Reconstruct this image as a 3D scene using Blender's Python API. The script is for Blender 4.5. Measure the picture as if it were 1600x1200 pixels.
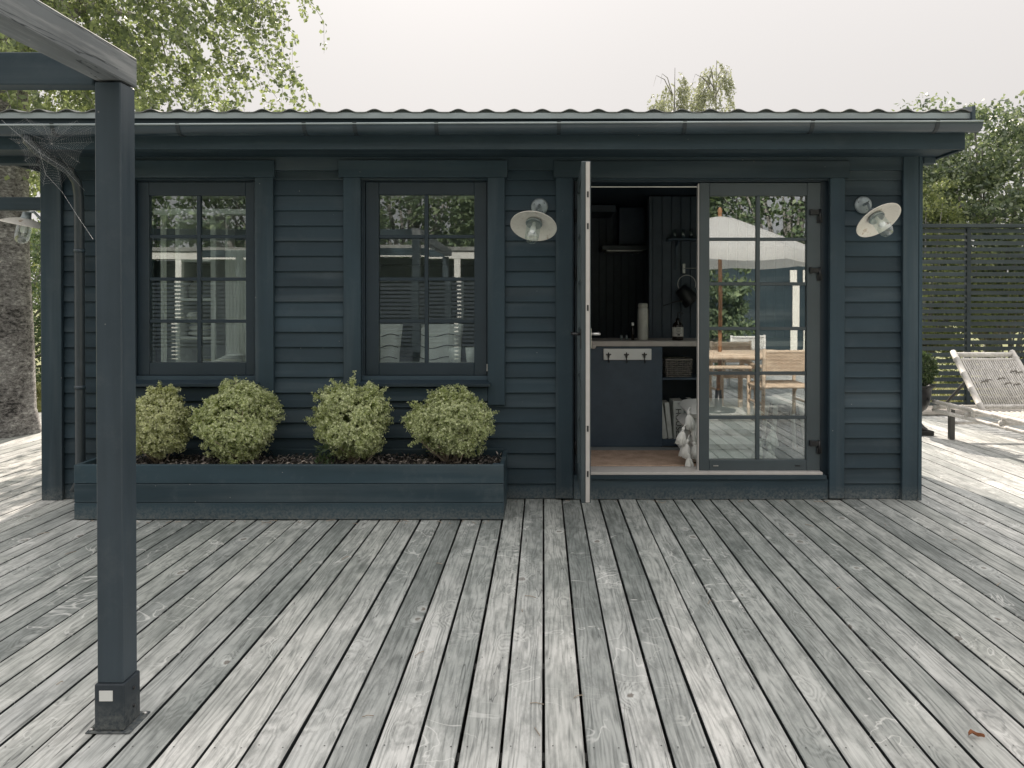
import bpy, bmesh, math, random
import numpy as np
from mathutils import Vector, Matrix, Euler
R = math.radians
random.seed(7); rng = np.random.default_rng(7)
S = bpy.context.scene
for o in list(bpy.data.objects): bpy.data.objects.remove(o)
COL = S.collection

# ------------------------------------------------------------ camera, light
H = 1.41; F = 1180.0; CX = 849.0; CY = 474.0
cam = bpy.data.cameras.new('camera'); camo = bpy.data.objects.new('camera', cam); COL.objects.link(camo)
PITCH = R(0.45)
camo.location = (0, 0, H); camo.rotation_euler = (R(90) - PITCH, 0, 0)
cam.sensor_width = 36.0; cam.lens = F / 1600 * 36.0
cam.shift_x = -(CX - 800) / 1600.0
cam.shift_y = -(600 - (CY + F * math.tan(PITCH))) / 1600.0
cam.clip_start = 0.05; cam.clip_end = 500
S.camera = camo

SUN_E = R(36); SUN_A = R(-10)          # azimuth from +Y, towards -X
sd = Vector((math.sin(SUN_A) * math.cos(SUN_E), math.cos(SUN_A) * math.cos(SUN_E), math.sin(SUN_E)))
sl = bpy.data.lights.new('sun', 'SUN'); sl.energy = 3.3; sl.angle = R(0.6); sl.color = (1.0, 0.88, 0.76)
so = bpy.data.objects.new('sun', sl); COL.objects.link(so); so.location = sd * 50
so.rotation_euler = (-sd).to_track_quat('-Z', 'Y').to_euler()

W = bpy.data.worlds.new('World'); S.world = W; W.use_nodes = True
nt = W.node_tree; bg = nt.nodes['Background']
sky = nt.nodes.new('ShaderNodeTexSky'); sky.sky_type = 'NISHITA'; sky.sun_disc = False
sky.sun_elevation = SUN_E; sky.sun_rotation = SUN_A; sky.dust_density = 2.0; sky.air_density = 1.0; sky.ozone_density = 1.0
hs = nt.nodes.new('ShaderNodeHueSaturation'); hs.inputs['Saturation'].default_value = 0.4
mx = nt.nodes.new('ShaderNodeMix'); mx.data_type = 'RGBA'; mx.inputs['Factor'].default_value = 0.965
nt.links.new(sky.outputs[0], hs.inputs['Color']); nt.links.new(hs.outputs[0], mx.inputs['A'])
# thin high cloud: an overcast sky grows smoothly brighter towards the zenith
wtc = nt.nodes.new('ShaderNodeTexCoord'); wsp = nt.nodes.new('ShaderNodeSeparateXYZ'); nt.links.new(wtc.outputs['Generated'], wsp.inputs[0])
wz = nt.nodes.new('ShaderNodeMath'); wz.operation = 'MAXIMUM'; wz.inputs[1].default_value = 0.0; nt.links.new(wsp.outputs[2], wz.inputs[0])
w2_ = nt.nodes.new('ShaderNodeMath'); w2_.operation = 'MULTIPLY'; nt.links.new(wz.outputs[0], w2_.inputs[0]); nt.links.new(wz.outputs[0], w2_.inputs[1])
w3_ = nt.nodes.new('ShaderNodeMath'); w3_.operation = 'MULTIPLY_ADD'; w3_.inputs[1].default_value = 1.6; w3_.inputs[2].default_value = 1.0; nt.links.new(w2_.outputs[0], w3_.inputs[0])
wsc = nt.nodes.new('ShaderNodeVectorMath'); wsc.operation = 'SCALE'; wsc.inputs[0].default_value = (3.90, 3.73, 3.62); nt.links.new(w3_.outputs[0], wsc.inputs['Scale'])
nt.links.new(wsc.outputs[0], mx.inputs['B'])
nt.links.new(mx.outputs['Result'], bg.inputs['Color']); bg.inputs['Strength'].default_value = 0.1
S.view_settings.view_transform = 'Standard'; S.view_settings.look = 'None'
S.view_settings.exposure = 0.9; S.view_settings.gamma = 1.0; S.view_settings.use_curve_mapping = False
S.render.engine = 'CYCLES'
S.cycles.max_bounces = 10; S.cycles.transparent_max_bounces = 16; S.cycles.diffuse_bounces = 5; S.cycles.glossy_bounces = 4

def px(x, Y): return (x - CX) * Y / F
def pz(y, Y): return H - (y - CY) * Y / F

# ------------------------------------------------------------ materials
MATS = {}
def newmat(name):
    m = bpy.data.materials.new(name); m.use_nodes = True
    MATS[name] = m
    return m, m.node_tree, m.node_tree.nodes['Principled BSDF']
def N(nt, t, **kw):
    n = nt.nodes.new(t)
    for k, v in kw.items():
        if k.startswith('i_'): n.inputs[k[2:].replace('_', ' ')].default_value = v
        else: setattr(n, k, v)
    return n
def L(nt, a, b): nt.links.new(a, b)
def math_n(nt, op, a, b=None, c=None, clamp=False):
    n = nt.nodes.new('ShaderNodeMath'); n.operation = op; n.use_clamp = clamp
    for i, v in enumerate((a, b, c)):
        if v is None: continue
        if isinstance(v, (int, float)): n.inputs[i].default_value = v
        else: nt.links.new(v, n.inputs[i])
    return n.outputs[0]
def ramp(nt, fac, stops):
    r = nt.nodes.new('ShaderNodeValToRGB'); e = r.color_ramp.elements
    while len(e) < len(stops): e.new(0.5)
    for i, (p, c) in enumerate(stops):
        e[i].position = p; e[i].color = (c[0], c[1], c[2], 1) if not isinstance(c, float) else (c, c, c, 1)
    nt.links.new(fac, r.inputs[0]); return r.outputs[0]
def mixc(nt, fac, a, b, mode='MIX'):
    n = nt.nodes.new('ShaderNodeMix'); n.data_type = 'RGBA'; n.blend_type = mode
    for k, v in (('Factor', fac), ('A', a), ('B', b)):
        s = n.inputs[k]
        if isinstance(v, (int, float)): s.default_value = v
        elif isinstance(v, tuple): s.default_value = (*v, 1)
        else: nt.links.new(v, s)
    return n.outputs['Result']
def coords(nt, scale=(1, 1, 1), rand=True):
    tc = nt.nodes.new('ShaderNodeTexCoord'); mp = nt.nodes.new('ShaderNodeMapping')
    mp.inputs['Scale'].default_value = scale
    L(nt, tc.outputs['Object'], mp.inputs[0])
    if rand:
        oi = nt.nodes.new('ShaderNodeObjectInfo')
        cb = nt.nodes.new('ShaderNodeCombineXYZ')
        L(nt, math_n(nt, 'MULTIPLY', oi.outputs['Random'], 57.0), cb.inputs[0])
        L(nt, math_n(nt, 'MULTIPLY', oi.outputs['Random'], 91.0), cb.inputs[1])
        L(nt, math_n(nt, 'MULTIPLY', oi.outputs['Random'], 23.0), cb.inputs[2])
        L(nt, cb.outputs[0], mp.inputs['Location'])
        return mp.outputs[0], oi.outputs['Random']
    return mp.outputs[0], None
def noise(nt, vec, scale, detail=4, rough=0.55, dist=0.0):
    n = nt.nodes.new('ShaderNodeTexNoise'); n.inputs['Scale'].default_value = scale
    n.inputs['Detail'].default_value = detail; n.inputs['Roughness'].default_value = rough
    n.inputs['Distortion'].default_value = dist
    L(nt, vec, n.inputs['Vector']); return n.outputs['Fac']
def bump(nt, bs, h, strength, dist):
    b = nt.nodes.new('ShaderNodeBump'); b.inputs['Strength'].default_value = strength
    b.inputs['Distance'].default_value = dist
    L(nt, h, b.inputs['Height']); L(nt, b.outputs[0], bs.inputs['Normal'])

def plain(name, col, rough=0.6, metal=0.0, var=0.12, nscale=12.0, bmp=0.0, spec=0.5):
    m, nt, bs = newmat(name)
    v, rnd = coords(nt)
    n = noise(nt, v, nscale, 5)
    a = tuple(c * (1 - var) for c in col); b = tuple(min(1, c * (1 + var)) for c in col)
    L(nt, ramp(nt, n, [(0.3, a), (0.7, b)]), bs.inputs['Base Color'])
    bs.inputs['Roughness'].default_value = rough; bs.inputs['Metallic'].default_value = metal
    bs.inputs['Specular IOR Level'].default_value = spec
    if bmp: bump(nt, bs, noise(nt, v, nscale * 6, 4), bmp, 0.002)
    return m

PAINT = (0.032, 0.055, 0.072)
def paint(name, axis, col=PAINT, dirt=0.0, worn=0.0, rough=0.55):
    m, nt, bs = newmat(name)
    st = {'x': (0.06, 1, 1), 'y': (1, 0.06, 1), 'z': (1, 1, 0.06)}[axis]
    v, rnd = coords(nt, st)
    v2, _ = coords(nt)
    g = noise(nt, v, 90, 5, 0.65)
    gl = noise(nt, v, 9, 4, 0.6)
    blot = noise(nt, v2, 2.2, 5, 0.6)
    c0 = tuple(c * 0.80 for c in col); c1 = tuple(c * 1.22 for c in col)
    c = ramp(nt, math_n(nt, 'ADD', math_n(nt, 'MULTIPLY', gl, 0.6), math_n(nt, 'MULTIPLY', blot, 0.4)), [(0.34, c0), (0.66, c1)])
    br = math_n(nt, 'ADD', math_n(nt, 'MULTIPLY', rnd, 0.36), 0.82)
    c = mixc(nt, 1.0, c, (1, 1, 1), 'MULTIPLY')
    hv = nt.nodes.new('ShaderNodeHueSaturation'); L(nt, c, hv.inputs['Color']); L(nt, br, hv.inputs['Value']); c = hv.outputs[0]
    # dust film and small pale specks
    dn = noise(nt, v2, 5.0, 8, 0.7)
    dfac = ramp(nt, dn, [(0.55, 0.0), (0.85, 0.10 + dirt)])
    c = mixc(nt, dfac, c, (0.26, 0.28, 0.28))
    # long weathered smears along the grain, and rain splash low down near the deck
    sm_ = ramp(nt, noise(nt, v, 5.5, 4, 0.55), [(0.52, 0.0), (0.72, 0.30)])
    c = mixc(nt, sm_, c, (0.17, 0.20, 0.215))
    gp_ = N(nt, 'ShaderNodeNewGeometry'); gs_ = N(nt, 'ShaderNodeSeparateXYZ'); L(nt, gp_.outputs['Position'], gs_.inputs[0])
    lo_ = N(nt, 'ShaderNodeMapRange'); lo_.inputs[1].default_value = 0.11; lo_.inputs[2].default_value = 0.0; L(nt, gs_.outputs[2], lo_.inputs[0])
    sp_ = ramp(nt, noise(nt, v2, 60, 4, 0.7), [(0.35, 0.0), (0.70, 0.9)])
    c = mixc(nt, math_n(nt, 'MULTIPLY', lo_.outputs[0], sp_), c, (0.20, 0.21, 0.20))
    vo = nt.nodes.new('ShaderNodeTexVoronoi'); vo.inputs['Scale'].default_value = 9; L(nt, v2, vo.inputs['Vector'])
    sp = ramp(nt, vo.outputs['Distance'], [(0.018, 0.75), (0.034, 0.0)])
    c = mixc(nt, sp, c, (0.38, 0.38, 0.36))
    if worn:
        wn = ramp(nt, noise(nt, v, 22, 6, 0.7), [(0.50, 0.0), (0.64, worn)])
        c = mixc(nt, wn, c, (0.36, 0.37, 0.38))
        ck = ramp(nt, math_n(nt, 'ABSOLUTE', math_n(nt, 'SUBTRACT', noise(nt, v, 30, 3, 0.5, 0.5), 0.42)), [(0.004, 0.85), (0.012, 0.0)])
        c = mixc(nt, ck, c, (0.02, 0.025, 0.03))
    L(nt, c, bs.inputs['Base Color'])
    L(nt, ramp(nt, gl, [(0.3, rough - 0.1), (0.7, rough + 0.15)]), bs.inputs['Roughness'])
    bs.inputs['Specular IOR Level'].default_value = 0.3
    bump(nt, bs, math_n(nt, 'ADD', g, math_n(nt, 'MULTIPLY', gl, 1.0)), 0.35, 0.0012)
    return m
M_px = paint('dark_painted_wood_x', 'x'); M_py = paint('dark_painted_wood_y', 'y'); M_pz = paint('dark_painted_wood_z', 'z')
M_planter = paint('planter_painted_wood', 'x', (0.032, 0.057, 0.073), 0.12)
M_postz = paint('post_painted_wood', 'z', (0.048, 0.066, 0.082), 0.05, 0.0, 0.36)
M_beamy = paint('beam_weathered_paint', 'y', (0.19, 0.21, 0.225), 0.1, 0.6, 0.75)
M_postd = paint('post_foot_wood', 'z', (0.035, 0.045, 0.055), 0.18)
M_sash = plain('sash_painted_metal', (0.020, 0.036, 0.050), 0.42, 0, 0.12, 3)
M_doorf = plain('door_painted', (0.056, 0.075, 0.085), 0.42, 0, 0.12, 3)
M_gut = plain('gutter_metal', (0.042, 0.064, 0.082), 0.30, 0.0, 0.15, 3, 0, 0.6)
M_drip = plain('drip_edge_metal', (0.36, 0.42, 0.44), 0.42, 0.1, 0.15, 3)
M_roof = plain('roof_sheet_metal', (0.26, 0.27, 0.265), 0.75, 0.0, 0.3, 6)
M_black = plain('black_metal', (0.012, 0.013, 0.015), 0.35)
M_steel = plain('brushed_steel', (0.55, 0.55, 0.54), 0.32, 0.9, 0.08)
M_galv = plain('galvanised_metal', (0.33, 0.38, 0.40), 0.5, 0.5, 0.25, 25)
M_alu = plain('door_edge_aluminium', (0.56, 0.535, 0.515), 0.5, 0.1, 0.06)
M_white = plain('white_paint', (0.82, 0.83, 0.81), 0.6, 0, 0.06, 4)
M_wcloth = plain('white_cloth', (0.88, 0.88, 0.85), 0.9, 0, 0.06, 9, 0.6, 0.1)
M_int = plain('black_interior_paint', (0.025, 0.038, 0.055), 0.5)
M_int2 = plain('interior_wall_dark', (0.058, 0.080, 0.105), 0.5)
M_cab = plain('cabinet_paint', (0.052, 0.080, 0.115), 0.45)
M_intw = plain('interior_white_panel', (0.80, 0.81, 0.79), 0.6)
M_intg = plain('interior_grey_plank', (0.20, 0.215, 0.22), 0.6)
M_ctop = plain('counter_top', (0.52, 0.48, 0.45), 0.4, 0, 0.08)
M_floor = plain('interior_floor', (0.30, 0.32, 0.32), 0.5)
M_soil = plain('soil', (0.03, 0.025, 0.022), 0.95, 0, 0.4, 30, 1.0)
M_ceram = plain('glazed_ceramic', (0.42, 0.42, 0.38), 0.25, 0, 0.15, 14)
M_brown = plain('brown_glass', (0.015, 0.011, 0.009), 0.1)
M_paper = plain('paper_label', (0.55, 0.54, 0.50), 0.7)
M_ink = plain('dark_ink', (0.02, 0.02, 0.022), 0.6)
M_book1 = plain('book_pale', (0.62, 0.65, 0.62), 0.6); M_book2 = plain('book_teal', (0.18, 0.30, 0.30), 0.6)
M_book3 = plain('book_dark', (0.03, 0.04, 0.05), 0.6)
M_web = plain('spider_silk', (0.8, 0.82, 0.84), 0.4)
M_wick = plain('wicker', (0.20, 0.185, 0.165), 0.7, 0, 0.35, 40)
M_dleaf = plain('dead_leaf', (0.30, 0.12, 0.05), 0.7, 0, 0.3, 60)
M_twig = plain('dry_twig', (0.40, 0.33, 0.26), 0.8, 0, 0.3, 60)
M_joist = plain('deck_joist', (0.10, 0.10, 0.095), 0.9)
M_ground2 = plain('under_deck_soil', (0.02, 0.02, 0.018), 1.0)
M_wood = plain('oiled_hardwood', (0.36, 0.19, 0.10), 0.5, 0, 0.25, 20)

def enamel():
    m, nt, bs = newmat('white_enamel')
    v, _ = coords(nt)
    n = noise(nt, v, 14, 8, 0.7)
    c = mixc(nt, ramp(nt, n, [(0.60, 0.0), (0.68, 1.0)]), (0.90, 0.87, 0.82), (0.40, 0.26, 0.17))
    n2 = noise(nt, v, 45, 4, 0.6)
    c = mixc(nt, ramp(nt, n2, [(0.5, 0.0), (0.8, 0.35)]), c, (0.5, 0.46, 0.42))
    L(nt, c, bs.inputs['Base Color']); bs.inputs['Roughness'].default_value = 0.3
    return m
M_enam = enamel()

def glassmat(name, fac, tint=(0.93, 0.97, 0.96), rough=0.0):
    m, nt, bs = newmat(name); nt.nodes.remove(bs)
    out = nt.nodes['Material Output']
    tr = N(nt, 'ShaderNodeBsdfTransparent'); tr.inputs[0].default_value = (*tint, 1)
    gl = N(nt, 'ShaderNodeBsdfGlossy'); gl.inputs['Roughness'].default_value = rough; gl.inputs['Color'].default_value = (0.95, 0.98, 1.0, 1)
    lw = N(nt, 'ShaderNodeLayerWeight'); lw.inputs['Blend'].default_value = 0.35
    f = math_n(nt, 'ADD', math_n(nt, 'MULTIPLY', lw.outputs['Facing'], 0.25), fac, clamp=True)
    # slight waviness of the pane
    v, rnd = coords(nt)
    b = N(nt, 'ShaderNodeBump'); b.inputs['Strength'].default_value = 0.25; b.inputs['Distance'].default_value = 0.0006
    L(nt, noise(nt, v, 2.5, 1), b.inputs['Height']); L(nt, b.outputs[0], gl.inputs['Normal'])
    ms = N(nt, 'ShaderNodeMixShader'); L(nt, f, ms.inputs[0]); L(nt, tr.outputs[0], ms.inputs[1]); L(nt, gl.outputs[0], ms.inputs[2])
    L(nt, ms.outputs[0], out.inputs[0]); return m
M_glass = glassmat('coated_window_glass', 0.13)
M_glassd = glassmat('coated_door_glass', 0.24)
M_jar = glassmat('clear_jar_glass', 0.13)

def deckmat():
    m, nt, bs = newmat('weathered_deck_wood')
    v, rnd = coords(nt, (1, 1, 1))
    sep = N(nt, 'ShaderNodeSeparateXYZ'); L(nt, v, sep.inputs[0])
    # knots: stretched voronoi cells, random subset
    kv = N(nt, 'ShaderNodeMapping'); kv.inputs['Scale'].default_value = (6.0, 4.6, 1); L(nt, v, kv.inputs[0])
    flat = N(nt, 'ShaderNodeVectorMath', operation='MULTIPLY'); flat.inputs[1].default_value = (1, 1, 0); L(nt, kv.outputs[0], flat.inputs[0])
    nz = N(nt, 'ShaderNodeTexNoise'); nz.inputs['Scale'].default_value = 5.0; nz.inputs['Detail'].default_value = 3; L(nt, flat.outputs[0], nz.inputs['Vector'])
    nzs = N(nt, 'ShaderNodeVectorMath', operation='MULTIPLY_ADD'); nzs.inputs[1].default_value = (0.22, 0.22, 0); L(nt, nz.outputs['Color'], nzs.inputs[0]); L(nt, flat.outputs[0], nzs.inputs[2])
    vo = N(nt, 'ShaderNodeTexVoronoi'); vo.inputs['Scale'].default_value = 1.0; L(nt, nzs.outputs[0], vo.inputs['Vector'])
    pick = N(nt, 'ShaderNodeSeparateColor'); L(nt, vo.outputs['Color'], pick.inputs[0])
    on = math_n(nt, 'GREATER_THAN', pick.outputs[0], 0.74)
    d = vo.outputs['Distance']
    infl = math_n(nt, 'MULTIPLY', on, ramp(nt, d, [(0.0, 1.0), (0.50, 0.0)]))
    # growth rings bent around the knots
    wv = N(nt, 'ShaderNodeMapping'); wv.inputs['Scale'].default_value = (1, 0.10, 1); L(nt, v, wv.inputs[0])
    w1 = noise(nt, wv.outputs[0], 7.0, 3, 0.5)
    arg = math_n(nt, 'ADD', math_n(nt, 'MULTIPLY', sep.outputs[0], 55), math_n(nt, 'MULTIPLY', w1, 42))
    arg = math_n(nt, 'ADD', arg, math_n(nt, 'MULTIPLY', infl, 11))
    rings = math_n(nt, 'MULTIPLY_ADD', math_n(nt, 'SINE', math_n(nt, 'MULTIPLY', arg, 2.3)), 0.5, 0.5)
    fv = N(nt, 'ShaderNodeMapping'); fv.inputs['Scale'].default_value = (1, 0.030, 1); L(nt, v, fv.inputs[0])
    fib = noise(nt, fv.outputs[0], 260, 4, 0.7)
    fib2 = noise(nt, fv.outputs[0], 70, 4, 0.7)
    g = math_n(nt, 'ADD', math_n(nt, 'MULTIPLY', rings, 0.16), math_n(nt, 'ADD', math_n(nt, 'MULTIPLY', fib, 0.40), math_n(nt, 'MULTIPLY', fib2, 0.62)))
    base = ramp(nt, g, [(0.34, (0.19, 0.20, 0.197)), (0.49, (0.50, 0.508, 0.497)), (0.66, (0.74, 0.745, 0.73))])
    # big stains
    tc = N(nt, 'ShaderNodeTexCoord')
    geo = N(nt, 'ShaderNodeNewGeometry')
    bm = N(nt, 'ShaderNodeMapping'); bm.inputs['Scale'].default_value = (2.2, 0.9, 1); L(nt, v, bm.inputs[0])
    st = noise(nt, bm.outputs[0], 1.6, 6, 0.62)
    base = mixc(nt, ramp(nt, st, [(0.44, 0.0), (0.68, 0.75)]), base, mixc(nt, 1.0, base, (0.54, 0.57, 0.57), 'MULTIPLY'))
    wst = noise(nt, geo.outputs['Position'], 0.7, 5, 0.6)
    base = mixc(nt, ramp(nt, wst, [(0.45, 0.0), (0.62, 0.65)]), base, mixc(nt, 1.0, base, (0.68, 0.70, 0.70), 'MULTIPLY'))
    fm = N(nt, 'ShaderNodeMapping'); fm.inputs['Scale'].default_value = (1, 0.35, 1); L(nt, v, fm.inputs[0])
    sm = noise(nt, fm.outputs[0], 16, 7, 0.75)
    base = mixc(nt, ramp(nt, sm, [(0.48, 0.0), (0.68, 0.55)]), base, (0.21, 0.22, 0.215))
    # algae film on the sheltered strip along the hut
    sy = N(nt, 'ShaderNodeSeparateXYZ'); L(nt, geo.outputs['Position'], sy.inputs[0])
    near = N(nt, 'ShaderNodeMapRange'); near.inputs[1].default_value = 2.6; near.inputs[2].default_value = 4.6
    L(nt, math_n(nt, 'ADD', sy.outputs[1], math_n(nt, 'MULTIPLY', wst, 1.2)), near.inputs[0])
    side = N(nt, 'ShaderNodeMapRange'); side.inputs[1].default_value = 3.4; side.inputs[2].default_value = 2.2
    L(nt, math_n(nt, 'ABSOLUTE', math_n(nt, 'ADD', sy.outputs[0], 0.3)), side.inputs[0])
    alg = math_n(nt, 'MULTIPLY', math_n(nt, 'MULTIPLY', near.outputs[0], side.outputs[0]), ramp(nt, sm, [(0.3, 0.55), (0.6, 0.95)]))
    base = mixc(nt, math_n(nt, 'MULTIPLY', alg, 0.85), base, mixc(nt, 1.0, base, (0.40, 0.44, 0.43), 'MULTIPLY'))
    # plank sides inside the joints are grown over with dark dirt
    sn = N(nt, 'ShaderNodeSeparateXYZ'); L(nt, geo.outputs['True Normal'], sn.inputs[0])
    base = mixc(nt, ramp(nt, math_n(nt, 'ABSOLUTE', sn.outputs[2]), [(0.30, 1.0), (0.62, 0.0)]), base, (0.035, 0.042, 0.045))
    # per plank tone
    tone = ramp(nt, rnd, [(0.0, (0.62, 0.64, 0.64)), (0.2, (0.80, 0.82, 0.81)), (0.45, (1.0, 1.0, 1.0)), (0.8, (1.08, 1.07, 1.05)), (1.0, (0.86, 0.88, 0.85))])
    base = mixc(nt, 1.0, base, tone, 'MULTIPLY')
    # knot colouring: pale halo + dark rim
    halo = math_n(nt, 'MULTIPLY', on, ramp(nt, d, [(0.07, 0.0), (0.12, 0.38), (0.24, 0.0)]))
    base = mixc(nt, halo, base, (0.80, 0.83, 0.81))
    rim = math_n(nt, 'MULTIPLY', on, ramp(nt, d, [(0.0, 0.45), (0.07, 0.45), (0.095, 0.9), (0.125, 0.0)]))
    base = mixc(nt, rim, base, (0.16, 0.14, 0.12))
    # pale scuffs and dried trails wandering over the boards
    sc1 = noise(nt, v, 3.4, 3, 0.5, 1.2)
    tr = ramp(nt, math_n(nt, 'ABSOLUTE', math_n(nt, 'SUBTRACT', sc1, 0.47)), [(0.003, 1.0), (0.011, 0.0)])
    tm = ramp(nt, noise(nt, v, 1.9, 2), [(0.52, 0.0), (0.62, 0.55)])
    base = mixc(nt, math_n(nt, 'MULTIPLY', tr, tm), base, (0.78, 0.79, 0.77))
    # cracks
    cm = N(nt, 'ShaderNodeMapping'); cm.inputs['Scale'].default_value = (1, 0.05, 1); L(nt, v, cm.inputs[0])
    cr = noise(nt, cm.outputs[0], 24, 2, 0.4)
    ck = ramp(nt, math_n(nt, 'ABSOLUTE', math_n(nt, 'SUBTRACT', cr, 0.33)), [(0.002, 0.8), (0.006, 0.0)])
    base = mixc(nt, ck, base, (0.07, 0.075, 0.075))
    L(nt, base, bs.inputs['Base Color'])
    bs.inputs['Roughness'].default_value = 0.68; bs.inputs['Specular IOR Level'].default_value = 0.35
    bump(nt, bs, math_n(nt, 'SUBTRACT', math_n(nt, 'ADD', g, math_n(nt, 'MULTIPLY', infl, 0.3)), ck), 0.55, 0.0022)
    return m
M_deck = deckmat()

def bambmat(name, c0, c1):
    m, nt, bs = newmat(name)
    v, rnd = coords(nt)
    n = noise(nt, v, 7, 6, 0.65); n2 = noise(nt, v, 60, 4)
    c = ramp(nt, math_n(nt, 'ADD', math_n(nt, 'MULTIPLY', n, 0.7), math_n(nt, 'MULTIPLY', n2, 0.3)), [(0.35, c0), (0.62, c1)])
    L(nt, c, bs.inputs['Base Color']); bs.inputs['Roughness'].default_value = 0.55
    bump(nt, bs, n2, 0.3, 0.001); return m
M_bamg = bambmat('weathered_bamboo', (0.44, 0.42, 0.39), (0.76, 0.74, 0.70))
M_bamy = bambmat('golden_bamboo', (0.58, 0.44, 0.32), (0.82, 0.68, 0.53))

def leafmat(name, c0, c1, c2, trans=0.35, rough=0.45, spec=0.4):
    m, nt, bs = newmat(name); out = nt.nodes['Material Output']
    g = N(nt, 'ShaderNodeNewGeometry')
    v, rnd = coords(nt)
    n = noise(nt, v, 3.2, 3)
    f = math_n(nt, 'ADD', math_n(nt, 'MULTIPLY', g.outputs['Random Per Island'], 0.65), math_n(nt, 'MULTIPLY', n, 0.35))
    c = ramp(nt, f, [(0.12, c0), (0.5, c1), (0.88, c2)])
    L(nt, c, bs.inputs['Base Color']); bs.inputs['Roughness'].default_value = rough; bs.inputs['Specular IOR Level'].default_value = spec
    tl = N(nt, 'ShaderNodeBsdfTranslucent')
    L(nt, mixc(nt, 1.0, c, (1.15, 1.2, 0.8), 'MULTIPLY'), tl.inputs[0])
    ms = N(nt, 'ShaderNodeMixShader', i_Fac=trans); L(nt, bs.outputs[0], ms.inputs[1]); L(nt, tl.outputs[0], ms.inputs[2])
    L(nt, ms.outputs[0], out.inputs[0]); return m
M_lbirch = leafmat('birch_leaf', (0.13, 0.165, 0.12), (0.26, 0.31, 0.19), (0.46, 0.52, 0.28), 0.5)
M_lfar = leafmat('hazed_birch_leaf', (0.34, 0.35, 0.31), (0.40, 0.42, 0.35), (0.46, 0.48, 0.36), 0.4)  # leaf colours kept pale and low in contrast in place of distance haze
M_ltree = leafmat('tree_leaf', (0.08, 0.11, 0.09), (0.17, 0.22, 0.15), (0.40, 0.45, 0.30), 0.42, 0.35, 0.6)
M_lhedge = leafmat('hedge_leaf', (0.12, 0.15, 0.09), (0.22, 0.26, 0.13), (0.40, 0.43, 0.22), 0.45)
M_lbush = leafmat('bush_leaf', (0.26, 0.31, 0.16), (0.60, 0.64, 0.40), (0.86, 0.89, 0.62), 0.38, 0.5)
M_lbush2 = leafmat('yellowish_bush_leaf', (0.30, 0.33, 0.17), (0.62, 0.64, 0.40), (0.86, 0.86, 0.60), 0.38, 0.5)
M_lbox = leafmat('box_leaf', (0.03, 0.055, 0.03), (0.07, 0.11, 0.05), (0.14, 0.19, 0.08), 0.25)
M_lback = leafmat('garden_leaf', (0.09, 0.13, 0.09), (0.18, 0.25, 0.15), (0.34, 0.42, 0.24), 0.3)
M_grass = leafmat('grass_blade', (0.16, 0.18, 0.06), (0.26, 0.26, 0.10), (0.38, 0.36, 0.16), 0.3)
M_chip = leafmat('bark_chip', (0.03, 0.028, 0.028), (0.10, 0.09, 0.085), (0.42, 0.37, 0.33), 0.0, 0.85)

def barkmat():
    m, nt, bs = newmat('birch_bark')
    v, _ = coords(nt, (1, 1, 1.9)); v2, _ = coords(nt)
    n = noise(nt, v, 17, 8, 0.85, 0.3); n2 = noise(nt, v2, 2.2, 4)
    f = math_n(nt, 'ADD', math_n(nt, 'MULTIPLY', n, 0.75), math_n(nt, 'MULTIPLY', n2, 0.25))
    c = ramp(nt, f, [(0.42, (0.03, 0.03, 0.03)), (0.47, (0.20, 0.19, 0.185)), (0.54, (0.36, 0.35, 0.34)), (0.60, (0.72, 0.71, 0.69))])
    L(nt, c, bs.inputs['Base Color']); bs.inputs['Roughness'].default_value = 0.9
    bump(nt, bs, n, 0.9, 0.02); return m
M_bark = barkmat()

def lawnmat():
    m, nt, bs = newmat('lawn_soil')
    v, _ = coords(nt, rand=False)
    n = noise(nt, v, 1.4, 8, 0.7); n2 = noise(nt, v, 30, 4)
    c = ramp(nt, math_n(nt, 'ADD', math_n(nt, 'MULTIPLY', n, 0.6), math_n(nt, 'MULTIPLY', n2, 0.4)), [(0.35, (0.15, 0.18, 0.08)), (0.6, (0.32, 0.33, 0.16))])
    L(nt, c, bs.inputs['Base Color']); bs.inputs['Roughness'].default_value = 0.95
    bump(nt, bs, n2, 0.8, 0.02); return m
M_lawn = lawnmat()

def matmat():
    m, nt, bs = newmat('coir')
    v, _ = coords(nt); n = noise(nt, v, 160, 3, 0.8); n2 = noise(nt, v, 9, 4)
    c = ramp(nt, math_n(nt, 'ADD', math_n(nt, 'MULTIPLY', n, 0.6), math_n(nt, 'MULTIPLY', n2, 0.4)), [(0.35, (0.34, 0.23, 0.17)), (0.65, (0.70, 0.52, 0.40))])
    L(nt, c, bs.inputs['Base Color']); bs.inputs['Roughness'].default_value = 0.95; bump(nt, bs, n, 1.0, 0.006); return m
M_coir = matmat()

def canvas():
    m, nt, bs = newmat('parasol_canvas'); out = nt.nodes['Material Output']
    bs.inputs['Base Color'].default_value = (0.86, 0.87, 0.87, 1); bs.inputs['Roughness'].default_value = 0.9
    tl = N(nt, 'ShaderNodeBsdfTranslucent'); tl.inputs[0].default_value = (0.80, 0.81, 0.82, 1)
    ms = N(nt, 'ShaderNodeMixShader', i_Fac=0.5); L(nt, bs.outputs[0], ms.inputs[1]); L(nt, tl.outputs[0], ms.inputs[2]); L(nt, ms.outputs[0], out.inputs[0])
    return m
M_canvas = canvas()

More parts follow.
